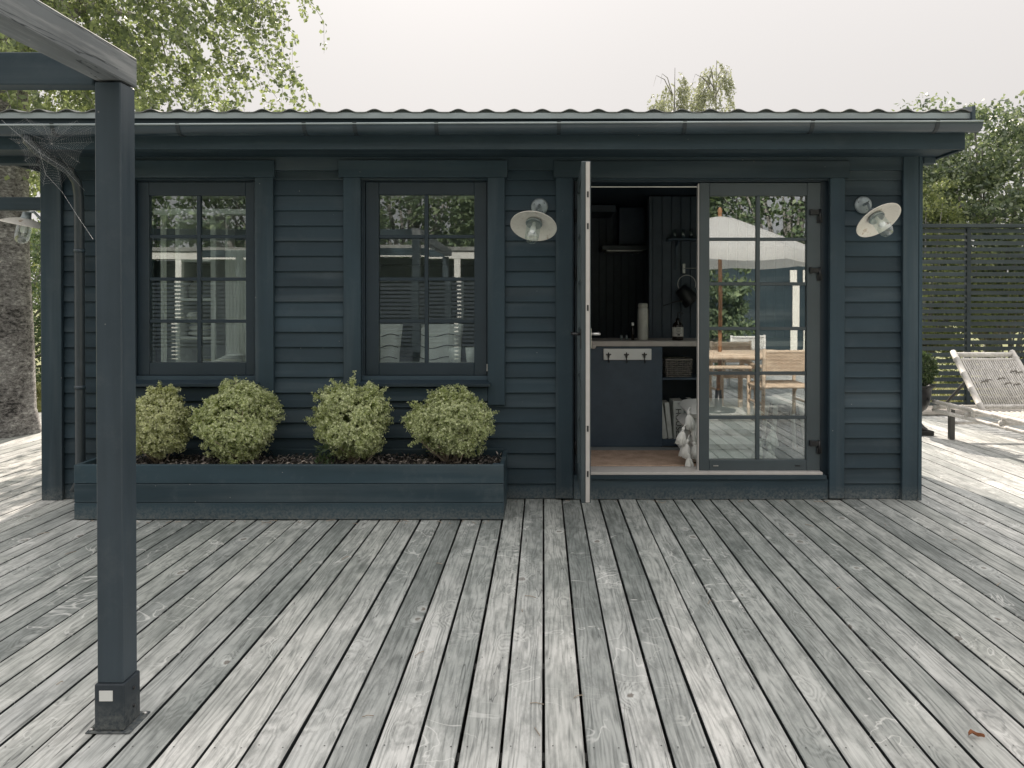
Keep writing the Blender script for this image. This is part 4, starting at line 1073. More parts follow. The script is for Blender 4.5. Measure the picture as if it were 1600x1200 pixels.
# window two: cushions and cups
bd = MB(); bd.box(px(560, 6.0), px(770, 6.0), 5.78, 6.5, 0.19, 0.80, 0.02)
tag(bd.build('daybed', M_white), 'white daybed below the right window', 'daybed')
for i, (a, b_, lab) in enumerate(((578, 626, 'striped cushion at the left of the right window'), (655, 722, 'striped cushion near the white cups inside the right window'))):
    Yc = 5.98; m = MB(); xa, xb = px(a, Yc), px(b_, Yc); za, zb2 = 0.81, pz(507, Yc)
    n = 12; vs = []; fs = []
    for s_ in (1, -1):
        for j in range(n+1):
            for q in range(n+1):
                u, v = 2*q/n-1, 2*j/n-1; e = (max(0, 1-abs(u)**4)*max(0, 1-abs(v)**4))**0.5
                vs.append(((xa+xb)/2+(xb-xa)/2*u*(1-.06*(1-abs(v))), Yc-s_*0.09*e+0.10*v, (za+zb2)/2+(zb2-za)/2*v))
    w = n+1; o_ = w*w
    for j in range(n):
        for q in range(n): A = j*w+q; fs.append((A, A+1, A+w+1, A+w)); fs.append((o_+A, o_+A+w, o_+A+w+1, o_+A+1))
    cc_ = mk('scatter_cushion', np.array(vs), fs, M_wcloth, None, True); tag(cc_, lab, 'cushion', 'cushions behind the right window')
    for k in range(4):
        v = -0.6+0.4*k; e = [(max(0, 1-abs(u)**4)*max(0, 1-abs(v)**4))**0.5 for u in np.linspace(-.9, .9, 11)]
        MB().tube([((xa+xb)/2+(xb-xa)/2*u, Yc-0.093*e[q]+0.10*v-0.003, (za+zb2)/2+(zb2-za)/2*(v+0.06*math.sin(4*u))) for q, u in enumerate(np.linspace(-.9, .9, 11))], 0.003, 4).build('stripe', M_ink, cc_)
Yw = 5.62
bx('window_board', M_white, w2, px(572, 5.6), px(760, 5.6), 5.563, 5.72, pz(571, 5.6), pz(567.5, 5.6), 0.003)
bx('window_board', M_white, w1, px(215, 5.6), px(397, 5.6), 5.563, 5.66, pz(571, 5.6), pz(567.5, 5.6), 0.003)
for i, a in enumerate((710, 737)):
    zb3 = pz(567.5, 5.6)+0.001; m = MB()
    m.lathe([(0.001, zb3), (0.040, zb3), (0.050, zb3+0.115), (0.047, zb3+0.115), (0.038, zb3+0.006), (0.001, zb3+0.006)], 22, Matrix.Translation((px(a, Yw), Yw+.02, 0)))
    tag(m.build('cup', M_white), ['white tapered cup inside the right window, nearer its middle', 'white tapered cup inside the right window, at the very edge of the glass'][i], 'cup', 'white cups on the window board')

# ------------------------------------------------------------ wall lamps
def lamp(plate, centre, tiltx, roll, label, wall='front'):
    root = empty('wall_lamp', plate, label, 'wall lamp', 'enamel wall lamps on the garden house')
    P = Vector(plate); C = Vector(centre)
    nrm = Vector((0, -1, 0)) if wall == 'front' else Vector((-1, 0, 0))
    Mq = nrm.to_track_quat('Z', 'Y').to_matrix().to_4x4()
    MB().lathe([(0.001, 0.012), (0.05, 0.012), (0.060, 0.006), (0.062, 0.0), (0.062, -0.004)], 28, Matrix.Translation(P) @ Mq).build('mount_plate', M_galv, root)
    bl = MB()
    for a in (R(35), R(155), R(-60)):
        q = Matrix.Translation(P) @ Mq @ Matrix.Translation((0.042*math.cos(a), 0.042*math.sin(a), 0.012)); bl.lathe([(0.0035, 0), (0.0035, 0.003), (0.0005, 0.004)], 8, q)
    bl.build('screw', M_black, root)
    Rm = Matrix.Rotation(roll, 4, 'Y') @ Matrix.Rotation(tiltx, 4, 'X')
    if wall != 'front': Rm = Matrix.Rotation(R(-90), 4, 'Z') @ Matrix.Rotation(tiltx, 4, 'X')
    T = Matrix.Translation(C) @ Rm
    top = T @ Vector((0, 0, 0.085))
    MB().tube([P, P+nrm*0.035, P+nrm*0.07+Vector((0, 0, 0.004)), P.lerp(top, .7)+Vector((0, 0, 0.018)), top, T @ Vector((0, 0, 0.04))], 0.0095, 10).build('arm', M_galv, root)
    MB().lathe([(0.001, 0.088), (0.028, 0.086), (0.032, 0.05), (0.036, 0.042), (0.036, 0.024), (0.001, 0.024)], 22, T).build('socket', M_galv, root)
    r = 0.158
    MB().lathe([(0.034, 0.040), (0.06, 0.036), (0.10, 0.022), (0.14, 0.004), (r, -0.006), (r+0.003, -0.008), (r+0.003, -0.012), (r-0.001, -0.011), (0.138, 0.000), (0.10, 0.018), (0.06, 0.031), (0.034, 0.034)], 48, T).build('shade', M_enam, root)
    MB().lathe([(0.055, 0.026), (0.058, 0.014), (0.054, 0.006), (0.050, 0.010), (0.046, 0.020), (0.001, 0.022)], 28, T).build('collar', M_galv, root)
    MB().lathe([(0.048, 0.018), (0.049, -0.085), (0.046, -0.112), (0.035, -0.136), (0.016, -0.148), (0.001, -0.150)], 28, T).build('glass_jar', M_jar, root)
    MB().lathe([(0.012, 0.02), (0.012, -0.004), (0.016, -0.014), (0.024, -0.040), (0.020, -0.062), (0.001, -0.070)], 18, T).build('bulb', M_white, root)
    return root
YL = 5.20
lamp((px(843, 5.41), 5.418, pz(323, 5.41)), (px(834, YL), YL, pz(352, YL)), R(-33), R(8), 'white enamel wall lamp between the right window and the open door')
lamp((px(1349, 5.41), 5.418, pz(320, 5.41)), (px(1371, YL), YL, pz(343, YL)), R(-36), R(-20), 'tilted white enamel wall lamp right of the glass door')
lamp((XL-0.028, 5.56, pz(343, 5.56)), (XL-0.20, 5.54, pz(350, 5.55)), R(-12), 0, 'enamel wall lamp on the gable side beside the birch trunk', 'left')

# ------------------------------------------------------------ planter and bushes
YP = 4.895
pl = empty('planter_box', (-1.66, 5.15, 0), 'long dark painted wooden planter box of three boards below the windows', 'planter')
PX0, PX1 = px(114, YP), px(787, YP); ZP = pz(726.5, YP)
cz_ = [0.004, pz(786.5, YP), pz(756.5, YP), ZP]
for k in range(3):
    bx('planter_board', M_planter, pl, PX0, PX1, YP, YP+0.028, cz_[k]+0.0015, cz_[k+1]-0.0015, 0.003)
    bx('planter_board', M_planter, pl, PX1-0.028, PX1-0.0, YP+0.0295, 5.38, cz_[k]+0.0015, cz_[k+1]-0.0015, 0.003)
    bx('planter_board', M_planter, pl, PX0+0.0, PX0+0.028, YP+0.0295, 5.38, cz_[k]+0.0015, cz_[k+1]-0.0015, 0.003)
bx('planter_board', M_planter, pl, PX0+0.029, PX1-0.029, 5.355, 5.38, 0.005, ZP+0.012, 0.003)
bx('corner_batten', M_planter, pl, PX1-0.075, PX1-0.029, YP+0.029, YP+0.07, 0.1, ZP-0.004, 0.002)
bx('soil_fill', M_soil, pl, PX0+0.03, PX1-0.03, YP+0.03, 5.353, 0.1, ZP-0.055, 0)
n = 6500
cp = np.stack([rng.uniform(PX0+0.04, PX1-0.04, n), rng.uniform(YP+0.035, 5.34, n), ZP-0.052+rng.random(n)*0.025+0.012*np.sin(rng.random(n)*6)], 1)
mkquads('bark_mulch', leaves(cp, 0.030, up=np.array([0, 0, 1.2]), aspect=0.35), M_chip, pl, kind='stuff')

def bush(cx, cz, rx, rz, Y, mat, label, seed):
    global rng
    g = np.random.default_rng(seed)
    base = ZP-0.05
    root = empty('bush', (cx, Y, base), label, 'bush', 'rounded bushes in the planter box')
    # lumpy crown: spheres of shoots
    nl = 46; lob = []
    for i in range(nl):
        d = g.normal(size=3); d /= np.linalg.norm(d); rr = 0.66 + 0.16*g.random()
        lob.append((d*rr*np.array([1, 0.82, 1])*(1+0.10*math.sin(seed*3+d[0]*4)*math.cos(d[2]*3+seed)), 0.17+0.16*g.random()))
    P = []; D = []
    for c, r in lob:
        k = 75; d = g.normal(size=(k, 3)); d /= np.linalg.norm(d, axis=1)[:, None]
        P.append(c + d*r*(0.75+0.35*g.random((k, 1)))); D.append(d*0.6 + c*0.9)
    k = 1000; d = g.normal(size=(k, 3)); d /= np.linalg.norm(d, axis=1)[:, None]; P.append(d*(0.55+0.32*g.random((k, 1)))*np.array([1, .8, 1])); D.append(d)
    for i in range(24):     # stray shoots standing out of the crown
        d = g.normal(size=3); d[2] = abs(d[2])*1.1-0.15; d /= np.linalg.norm(d); t = np.linspace(0.86, 1.04+0.11*g.random(), 9)[:, None]
        P.append(d*t*np.array([1, .84, 1])+g.normal(size=(9, 3))*0.02); D.append(np.repeat(d[None]+g.normal(size=3)*.2, 9, 0))
    P = np.concatenate(P); D = np.concatenate(D); D /= np.linalg.norm(D, axis=1)[:, None]
    sc_ = np.array([rx, min(rx, 0.27)*1.05, rz])
    W_ = P*sc_ + np.array([cx, Y, cz])
    keep = (W_[:, 2] > base+0.02) & (W_[:, 1] < 5.37); W_ = W_[keep]; D = D[keep]
    # rosettes: several leaves fanning round the shoot direction
    m = 12; n_ = len(W_)
    pts = np.repeat(W_, m, 0) + g.normal(size=(n_*m, 3))*0.0045 + np.repeat(D, m, 0)*(g.random((n_*m, 1))*0.022-0.010)
    side = g.normal(size=(n_*m, 3)); dr_ = side/np.linalg.norm(side, axis=1)[:, None]*1.0 + np.repeat(D, m, 0)*0.45
    q = leaves(pts, 0.0140, aspect=0.82, dirs=dr_, jit=0.05, up=np.repeat(D, m, 0)*1.3)
    mkquads('foliage', q, mat, root)
    st_ = MB()
    for i in range(16):
        e = W_[g.integers(len(W_))]; s0 = np.array([cx+g.normal()*0.015, Y+g.normal()*0.015, base]); mid = s0*0.5+e*0.5+g.normal(size=3)*0.02
        st_.tube([s0, mid, e], [0.007, 0.005, 0.002], 5)
    st_.build('stems', M_twig, root)
YB = 5.13
bush(px(246, YB), pz(661, YB), 0.225, 0.235, YB, M_lbush2, 'yellowish bush partly hidden by the post, leftmost in the planter', 11)
bush(px(373, YB), pz(659, YB), 0.285, 0.262, YB, M_lbush, 'rounded pale green bush below the left window, right beside the yellowish one', 12)
bush(px(549, YB), pz(657, YB), 0.270, 0.265, YB, M_lbush, 'rounded pale green bush below the left edge of the right window', 13)
bush(px(702, YB), pz(663, YB), 0.295, 0.225, YB, M_lbush, 'broad low green bush at the right end of the planter', 14)
# small herb in front of the third bush
gq = np.random.default_rng(5); n = 90
hp_ = np.stack([px(508, 5.0)+gq.normal(size=n)*0.03, 4.99+gq.normal(size=n)*0.02, ZP-0.04+gq.random(n)*0.14], 1)
tag(mkquads('herb', leaves(hp_, 0.045, aspect=0.3, dirs=np.tile([0, 0, 1.0], (n, 1)), jit=0.5), M_lbox), 'small grey-green upright herb in front of the third bush', 'herb')

# ------------------------------------------------------------ pergola with post
PYa = 2.475
pg = empty('pergola', (-1.42, PYa, 0), 'dark painted timber pergola with post at the left front', 'pergola')
pxa, pxb = -1.469, -1.382
def post(x0, x1, y0, y1, ztop):
    p = bx('post', M_postz, pg, x0, x1, y0, y1, 0.16, ztop, 0.003)
    return p
p1 = post(pxa+.001, pxb-.001, PYa, PYa+0.088, 2.135)
foot = bx('post_foot', M_postd, pg, pxa-0.006, pxb+0.006, PYa-0.006, PYa+0.094, 0.006, 0.1595, 0.004)
bx('sticker', M_white, foot, pxa+0.012, pxa+0.056, PYa-0.0085, PYa-0.0065, 0.105, 0.139, 0)
bp = bx('base_plate', M_postd, pg, pxa-0.030, pxb+0.030, PYa-0.018, PYa+0.115, 0.002, 0.0065, 0.002)
for a, b_ in ((pxa-0.018, PYa+0.0), (pxb+0.018, PYa+0.10), (pxa-0.018, PYa+0.10)):
    MB().lathe([(0.008, 0.0066), (0.008, 0.012), (0.001, 0.013)], 6, Matrix.Translation((a, b_, 0))).build('bolt', M_steel, bp)
for a in (0.06, 0.12): MB().lathe([(0.006, 0), (0.006, 0.004), (0.001, 0.005)], 6, Matrix.Translation((pxb+0.0062, PYa+0.05, a)) @ Matrix.Rotation(R(90), 4, 'Y')).build('bolt', M_black, foot)
bx('beam', M_beamy, pg, pxa-0.004, pxb+0.004, -0.5, PYa+0.094, 2.142, 2.240, 0.004)
bx('beam', M_px, pg, -5.2, pxa-0.0045, PYa+0.002, PYa+0.072, 2.126, 2.233, 0.004)
# rear post behind the viewer, and the far row
for (x0, y0) in ((-1.50, -0.45), (-4.6, PYa), (-4.6, -0.45)):
    bx('post', M_postz, pg, x0, x0+0.088, y0, y0+0.088, 0.01, 2.125, 0.003)
bx('beam', M_px, pg, -5.2, pxa-0.005, -0.45, -0.38, 2.126, 2.233, 0.004)
# beam from the gable to the second pergola
pg2 = empty('side_pergola', (-5.2, 6.0, 0), 'dark beam running left from the gable, beside the birch', 'pergola')
bx('beam', M_px, pg2, -6.6, XL-0.025, 6.1, 6.17, pz(328, 6.1), pz(308, 6.1), 0.004)
bx('post', M_pz, pg2, -6.6, -6.51, 6.09, 6.178, 0.0, pz(328.5, 6.1), 0.004)
# spider web between post and eaves
def web():
    m = MB(); Yw_ = 4.2; C = Vector((px(82, Yw_), Yw_, pz(225, Yw_))); s = Yw_/F
    sp = []
    for k in range(17):
        a = math.pi*2*k/17 + 0.1; rad = (46 + 14*math.sin(3*a)+8*math.cos(a*2))*s
        if math.sin(a) < -0.5: rad *= 1.35
        sp.append((a, rad)); m.tube([C, C+Vector((math.cos(a)*rad, 0.25*math.cos(a)*rad, math.sin(a)*rad))], 0.00018, 3, False)
    for r_ in range(3, 17):
        f = r_/17
        for k in range(17):
            a0, R0 = sp[k]; a1, R1 = sp[(k+1) % 17]; p0 = Vector((math.cos(a0)*R0*f, .25*math.cos(a0)*R0*f, math.sin(a0)*R0*f)); p1_ = Vector((math.cos(a1)*R1*f, .25*math.cos(a1)*R1*f, math.sin(a1)*R1*f))
            m.tube([C+p0, C+(p0+p1_)*0.48, C+p1_], 0.00016, 3, False)
    m.tube([(px(62, Yw_), Yw_, pz(232, Yw_)), (px(72, Yw_), Yw_, pz(272, Yw_)), (px(98, Yw_), Yw_, pz(300, Yw_)), (px(120, 3.5), 3.5, pz(335, 3.5)), (px(146, 2.6), 2.6, pz(374, 2.6))], 0.0004, 4, False)
    m.tube([(px(4, Yw_), Yw_, pz(188, Yw_)), (px(62, Yw_), Yw_, pz(238, Yw_)), (px(100, Yw_), Yw_, pz(262, Yw_)), (px(133, 4.6), 4.6, pz(298, 4.6))], 0.0004, 4, False)
    tag(m.build('spider_web', M_web), 'spider web hanging between the eaves and the pergola post', 'spider web')
web()

# ------------------------------------------------------------ fence
M_fencez = paint('fence_paint_z', 'z', (0.048, 0.064, 0.072))
M_fence = paint('fence_paint', 'x', (0.050, 0.066, 0.074))
def fence(x0, x1, Y, posts, z0, z1, label, name='slat_fence', pitch=0.0812, sh=0.053, back=True):
    f = empty(name, ((x0+x1)/2, Y, 0), label, 'fence')
    bx('top_rail', M_fence, f, x0, x1, Y-0.05, Y+0.05, z1-0.045, z1, 0.003)
    for xp in posts: bx('post', M_fencez, f, xp-0.026, xp+0.026, Y-0.03, Y+0.04, z0, z1-0.046, 0.002)
    ps = [x0] + posts + [x1]; meshes = {}
    for i in range(len(ps)-1):
        a, b_ = ps[i]+0.027, ps[i+1]-0.027
        if b_-a < 0.05: continue
        proto = None; z = z0 + 0.06
        while z + sh < z1-0.05:
            if proto is None: proto = bx('slat', M_fence, f, a, b_, Y-0.006, Y+0.006, z, z+sh, 0.002)
            else:
                c = proto.copy(); COL.objects.link(c); c.parent = f; c.location = (proto.location.x, proto.location.y, proto.location.z + z-(z0+0.06))
            z += pitch
    return f
FY = 9.9
fence(4.5, 8.2, FY, [px(1512, FY), px(1512, FY)+1.75], 0.0, pz(350.5, FY), 'tall dark horizontal slat fence behind the bamboo lounger')

# ------------------------------------------------------------ urn with box ball
ux, uy = px(1436, 8.1), 8.15
urn = empty('garden_urn', (ux, uy, 0), 'black footed garden urn by the house corner', 'urn')
MB().box(ux-0.13, ux+0.13, uy-0.13, uy+0.13, 0.002, 0.05, 0.006).build('plinth', M_black, urn)
MB().lathe([(0.105, 0.05), (0.11, 0.065), (0.085, 0.08), (0.045, 0.13), (0.038, 0.19), (0.06, 0.225), (0.055, 0.24), (0.095, 0.27), (0.13, 0.33), (0.145, 0.42), (0.15, 0.49), (0.185, 0.515), (0.19, 0.53), (0.165, 0.535), (0.14, 0.50), (0.001, 0.48)], 28, Matrix.Translation((ux, uy, 0))).build('bowl', M_black, urn)
def ballplant(c, r, label):
    g = np.random.default_rng(3); root = empty('box_ball', (c[0], c[1], c[2]-r), label, 'topiary')
    n = 5200; d = g.normal(size=(n, 3)); d /= np.linalg.norm(d, axis=1)[:, None]
    lump = 1+0.07*np.sin(d[:, 0]*9)*np.sin(d[:, 1]*8+1)*np.sin(d[:, 2]*10)
    P = d*(r*(0.78+0.24*g.random(n))*lump)[:, None]+np.array(c)
    mkquads('foliage', leaves(P, 0.026, aspect=0.6, dirs=d, jit=0.8), M_lbox, root)
    MB().tube([(c[0], c[1], c[2]-r-0.05), (c[0], c[1], c[2])], 0.012, 6).build('stem', M_twig, root)
ballplant((ux, uy, 0.70), 0.195, 'clipped box ball growing in the black urn')

# ------------------------------------------------------------ bamboo lounger
def lounger():
    lo = empty('bamboo_lounger', (4.6, 7.2, 0), 'weathered grey bamboo lounger with raised slatted back on the right deck', 'lounger')
    xl, xr = 4.16, 5.12; zf = 0.31
    def rail(a, b_, r, nm='rail'): MB().bamboo(a, b_, r).build(nm, M_bamg, lo)
    yh, yf = 8.05, 5.98
    sk = lambda y: (8.05-y)*0.045
    for x in (xl, xr):
        rail((x+sk(yh), yh, zf+0.055), (x+sk(yf), yf, zf+0.055), 0.022); rail((x-0.02+sk(yh), yh-0.04, zf-0.03), (x-0.02+sk(yf), yf, zf-0.03), 0.020)
        for y in (7.75, 7.35, 6.9, 6.45): MB().bamboo((x-0.005+sk(y), y, zf-0.02), (x-0.005+sk(y), y, zf+0.05), 0.017).build('spacer', M_bamg, lo)
    for x in (xl+0.06, xr-0.06):
        for y in (7.82, 6.62):
            bx('leg', M_joist, lo, x-0.026+sk(y), x+0.026+sk(y), y-0.026, y+0.026, 0.002, zf-0.0, 0.004)
    for y in (yh-0.08, 7.42, 6.9, 6.4, yf+0.05): rail((xl-0.04+sk(y), y, zf+0.005), (xr+0.04+sk(y), y, zf+0.005), 0.022, 'cross_pole')
    rail((xl+.1, 7.82, 0.17), (xr-.1, 7.82, 0.17), 0.014, 'cross_pole'); rail((xl+.12, 6.62, 0.15), (xr-.1, 6.62, 0.15), 0.014, 'cross_pole')
    # slatted seat
    n = 15
    for i in range(n):
        x = xl+0.10+(xr-xl-0.20)*i/(n-1); MB().tube([(x+sk(7.45), 7.45, zf+0.04), (x+sk(6.7), 6.7, zf+0.041), (x+sk(yf), yf+0.02, zf+0.04)], 0.0070, 5).build('seat_cane', M_bamg, lo)
    # backrest
    B0 = Vector((4.345, 7.47, zf+0.045)); W_ = Vector((0.645, 0.02, 0)); U = Vector((0.06, 0.62, 0.505))
    MB().bamboo(B0-U*0.04, B0+U*1.06, 0.031).build('back_pole', M_bamg, lo); MB().bamboo(B0+W_-U*0.04, B0+W_+U*1.06, 0.031).build('back_pole', M_bamg, lo)
    for t, r in ((0.06, 0.018), (0.90, 0.016), (1.0, 0.026)): MB().bamboo(B0+U*t, B0+W_+U*t, r).build('back_rail', M_bamg, lo)
    nrm = U.cross(W_).normalized()
    nb = 25
    for i in range(nb):
        s = 0.05+0.90*i/(nb-1)
        g0 = random.uniform(-.01, .01)
        MB().tube([B0+W_*s+U*0.03, B0+W_*(s+g0*.3)+U*0.45-nrm*0.004, B0+W_*s+U*(0.93+g0)], 0.0088, 6).build('back_cane', M_bamg, lo)
    for t in (0.22, 0.48, 0.72):
        pts = [B0+W_*s+U*(t+0.01*math.sin(s*20)) + nrm*(-0.012 if k % 2 else 0.012) for k, s in enumerate(np.linspace(0.02, 0.98, 36))]
        MB().tube(pts, 0.0055, 4).build('lashing', M_bamg, lo)
    for (s, t) in ((0.25, .47), (0.32, .50), (.55, .53), (.62, .44), (.75, .42), (.82, .66), (.9, .64)):
        pts = [B0+W_*(s+dx)+U*(t+dy)-nrm*0.014 for dx, dy in ((-.06, -.02), (-.03, .012), (.0, 0.0), (.035, .02), (.06, .0))]
        MB().tube(pts, 0.006, 5).build('tie', M_wick, lo)
    for x in (0.0, 0.7):
        a = B0+Vector((x*0.92, 0, 0))+U*0.52; MB().bamboo(a, (a.x-0.10, 8.0, zf+0.05), 0.016).build('prop', M_joist, lo)
lounger()

# ------------------------------------------------------------ trees
def trunk_mesh(root, pts, rs, name='trunk', n=18, mat=None):
    m = MB(); pts = [Vector(p) for p in pts]
    P = []; Rr = []
    for i in range(len(pts)-1):
        k = 5
        for j in range(k): t = j/k; P.append(pts[i].lerp(pts[i+1], t)); Rr.append(rs[i]*(1-t)+rs[i+1]*t)
    P.append(pts[-1]); Rr.append(rs[-1]); m.tube(P, Rr, n)
    g = np.random.default_rng(int(abs(pts[0].x)*100)); v = np.array(m.v)
    ax = np.array([p[:] for p in P]).repeat(n, 0)
    if len(v) == len(ax):
        d = v-ax; ang = np.arctan2(d[:, 1], d[:, 0]); w = 1+0.05*np.sin(ang*3+v[:, 2]*1.3)+0.035*np.sin(ang*7+v[:, 2]*4)+0.03*np.sin(ang*5-v[:, 2]*9)
        m.v = (ax+d*w[:, None]).tolist()
    return m.build(name, mat or M_bark, root)

def birch(base, height, r0, crown, rad, nstr, leaf, seed, label, mat, zmin=3.2, perst=34, droplen=(0.7, 1.5), group=None, tw=0.004, pw=2):
    g = np.random.default_rng(seed); B = np.array(base)
    root = empty('birch_tree', base, label, 'tree', group)
    top = (base[0]+0.3*r0*3, base[1]+0.1, base[2]+height)
    trunk_mesh(root, [base, (base[0]-0.02, base[1], base[2]+0.35), (base[0]+0.02, base[1], base[2]+height*0.45), top], [r0*1.10, r0, r0*0.62, r0*0.08])
    C = np.array(crown); Rd = np.array(rad)
    st = MB(); L_ = []; Dd = []
    limbs = MB()
    for i in range(26):
        a = g.random()*2*math.pi; h = base[2]+height*(0.30+0.6*g.random()); s0 = Vector((base[0], base[1], h))
        e = Vector((C[0]+Rd[0]*0.8*math.cos(a), C[1]+Rd[1]*0.8*math.sin(a), min(h+1.2, C[2]+Rd[2]*0.8)))
        limbs.tube([s0, s0.lerp(e, .5)+Vector((0, 0, .35)), e, e+Vector((.2*math.cos(a), .2*math.sin(a), -.6))], [r0*0.22, r0*0.14, r0*0.06, r0*0.02], 6)
    limbs.build('branches', M_bark, root)
    cnt = 0
    cl = []
    for i in range(max(24, nstr//11)):
        while True:
            p = g.uniform(-1, 1, 3)
            if 0.25 < np.linalg.norm(p) and (np.abs(p)**pw).sum() < 1: break
        cl.append(C+p*Rd)
    for i in range(nstr):
        p = cl[g.integers(len(cl))] + g.normal(size=3)*Rd*np.array([.11, .11, .13])
        ln = g.uniform(*droplen); out = (p-C)[:2]; out = out/(np.linalg.norm(out)+1e-6)
        q = [p]; 
        for k in range(5):
            q.append(q[-1]+np.array([out[0]*0.10*(1-k/5)+g.normal()*0.035, out[1]*0.10*(1-k/5)+g.normal()*0.035, -ln/5*(0.35+0.25*k)]))
        if q[-1][2] < zmin: continue
        st.tube(q, [tw, tw*.9, tw*.8, tw*.6, tw*.5, tw*.3], 3, False)
        t = g.random(perst)*5; k = np.minimum(t.astype(int), 4); u = (t-k)[:, None]; Q = np.array(q)
        L_.append(Q[k]*(1-u)+Q[k+1]*u + g.normal(size=(perst, 3))*0.022)
    pts = np.concatenate(L_)
    mkquads('crown', leaves(pts, leaf, aspect=0.78, droop=0.9), mat, root)
    st.build('twigs', M_bark, root)
birch((-5.84, 8.15, -0.1), 10.5, 0.315, (-5.95, 8.7, 5.75), (2.5, 2.4, 3.1), 3700, 0.056, 21, 'big birch with grey flaking trunk and drooping leafy crown at the left', M_lbirch, 2.35, 34, (0.3, 0.85), None, 0.004, 4)
# low hanging sprays by the trunk
def sprays(label, pts0, seed, mat, leaf, n_per=40, ln=(0.3, 0.7)):
    pass
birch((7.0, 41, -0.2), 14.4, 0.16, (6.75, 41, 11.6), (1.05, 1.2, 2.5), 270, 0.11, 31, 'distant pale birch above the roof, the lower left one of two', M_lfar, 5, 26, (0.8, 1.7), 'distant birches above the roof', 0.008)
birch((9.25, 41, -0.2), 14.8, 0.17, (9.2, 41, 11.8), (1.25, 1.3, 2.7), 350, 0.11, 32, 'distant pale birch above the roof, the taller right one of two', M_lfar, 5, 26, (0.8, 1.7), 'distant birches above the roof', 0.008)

def leafy(name, base, C, Rd, ncl, per, leaf, seed, label, mat, group=None, th=0.1, cat='tree', clr=0.16):
    g = np.random.default_rng(seed); root = empty(name, base, label, cat, group)
    C = np.array(C, float); Rd = np.array(Rd, float); P = []
    br = MB(); nb = 0
    for i in range(ncl):
        d = g.normal(size=3); d /= np.linalg.norm(d); rr = g.uniform(0.45, 1.0)**0.6*(1+0.14*math.sin(d[0]*5+seed)*math.cos(d[2]*6))
        c = C+d*Rd*rr
        if c[2] < base[2]+0.1: continue
        k = int(per*g.uniform(.6, 1.3)); e = g.normal(size=(k, 3)); e /= np.linalg.norm(e, axis=1)[:, None]
        cr = Rd.mean()*clr*g.uniform(.6, 1.4)
        P.append(c+e*cr*g.random((k, 1))**0.4*np.array([1.2, 1.2, .65]))
        if i % 9 == 0 and nb < 40:
            nb += 1; b0 = Vector(base)+Vector((0, 0, 0.25*(C[2]-base[2]))); br.tube([b0, b0.lerp(Vector(c), .5)+Vector((0, 0, .1)), Vector(c)], [th*.45, th*.25, th*.08], 5)
    P = np.concatenate(P)
    mkquads('crown', leaves(P, leaf, aspect=0.6, up=np.array([0, 0, .5]), droop=0.3), mat, root)
    trunk_mesh(root, [base, (base[0]+.05, base[1], base[2]+(C[2]-base[2])*0.5), (C[0], C[1], C[2])], [th, th*.8, th*.3], 'trunk', 10)
    br.build('branches', M_bark, root)
leafy('broadleaf_tree', (8.3, 14.0, -.15), (8.2, 13.8, 3.0), (2.9, 2.0, 1.95), 560, 120, 0.085, 41, 'dense dark green leafy tree behind the slat fence', M_ltree, th=0.16)
leafy('sunlit_shrub', (6.0, 11.9, -.15), (5.8, 12.0, 2.0), (1.1, 0.7, 1.7), 190, 90, 0.06, 42, 'lighter sunlit shrub between house corner and dark tree', M_lhedge, th=0.05, cat='shrub')
leafy('hedge_shrub', (7.6, 12.3, -.15), (7.6, 12.3, 0.95), (1.7, 0.5, 1.05), 200, 70, 0.05, 48, 'low bright hedge glimpsed through the gaps of the slat fence', M_lhedge, th=0.05, cat='shrub')
# left background
leafy('hedge_shrub', (-9.0, 12.5, -.15), (-8.7, 12.6, 1.3), (1.8, 1.1, 1.5), 260, 90, 0.06, 44, 'dark green shrub in the gap between birch and house', M_lback, th=0.06, cat='shrub')
leafy('garden_tree', (-10.5, 17.5, -.15), (-10.4, 17.5, 3.6), (2.6, 1.8, 2.9), 300, 90, 0.09, 45, 'bright leafy tree glimpsed between birch and house', M_lhedge, th=0.14)
# lawn tufts
n = 26000; gq = np.random.default_rng(9)
gp = np.stack([gq.uniform(-11, -6.9, n//2), gq.uniform(7, 14, n//2), np.full(n//2, -0.15)], 1); gp2 = np.stack([gq.uniform(4.5, 12, n//2), gq.uniform(10, 15, n//2), np.full(n//2, -0.15)], 1)
gp = np.concatenate([gp, gp2])
o = mkquads('grass', leaves(gp, 0.09, aspect=0.14, dirs=np.tile([0, 0, 1.0], (len(gp), 1)), jit=0.35), M_grass, kind='stuff')
# strip of lawn left of house, behind deck
gp = np.stack([gq.uniform(-14, -4, 12000), gq.uniform(9.85, 16, 12000), np.full(12000, -0.15)], 1)
mkquads('grass', leaves(gp, 0.10, aspect=0.14, dirs=np.tile([0, 0, 1.0], (len(gp), 1)), jit=0.35), M_grass, kind='stuff')
# low stone behind lounger
tag(MB().box(4.5, 7.6, 9.45, 9.85, 0.004, 0.075, 0.02).build('stone_step', plain('pale_stone', (0.45, 0.42, 0.38), 0.8, 0, 0.2, 6, 0.5)), 'low pale stone step along the foot of the fence', 'step')

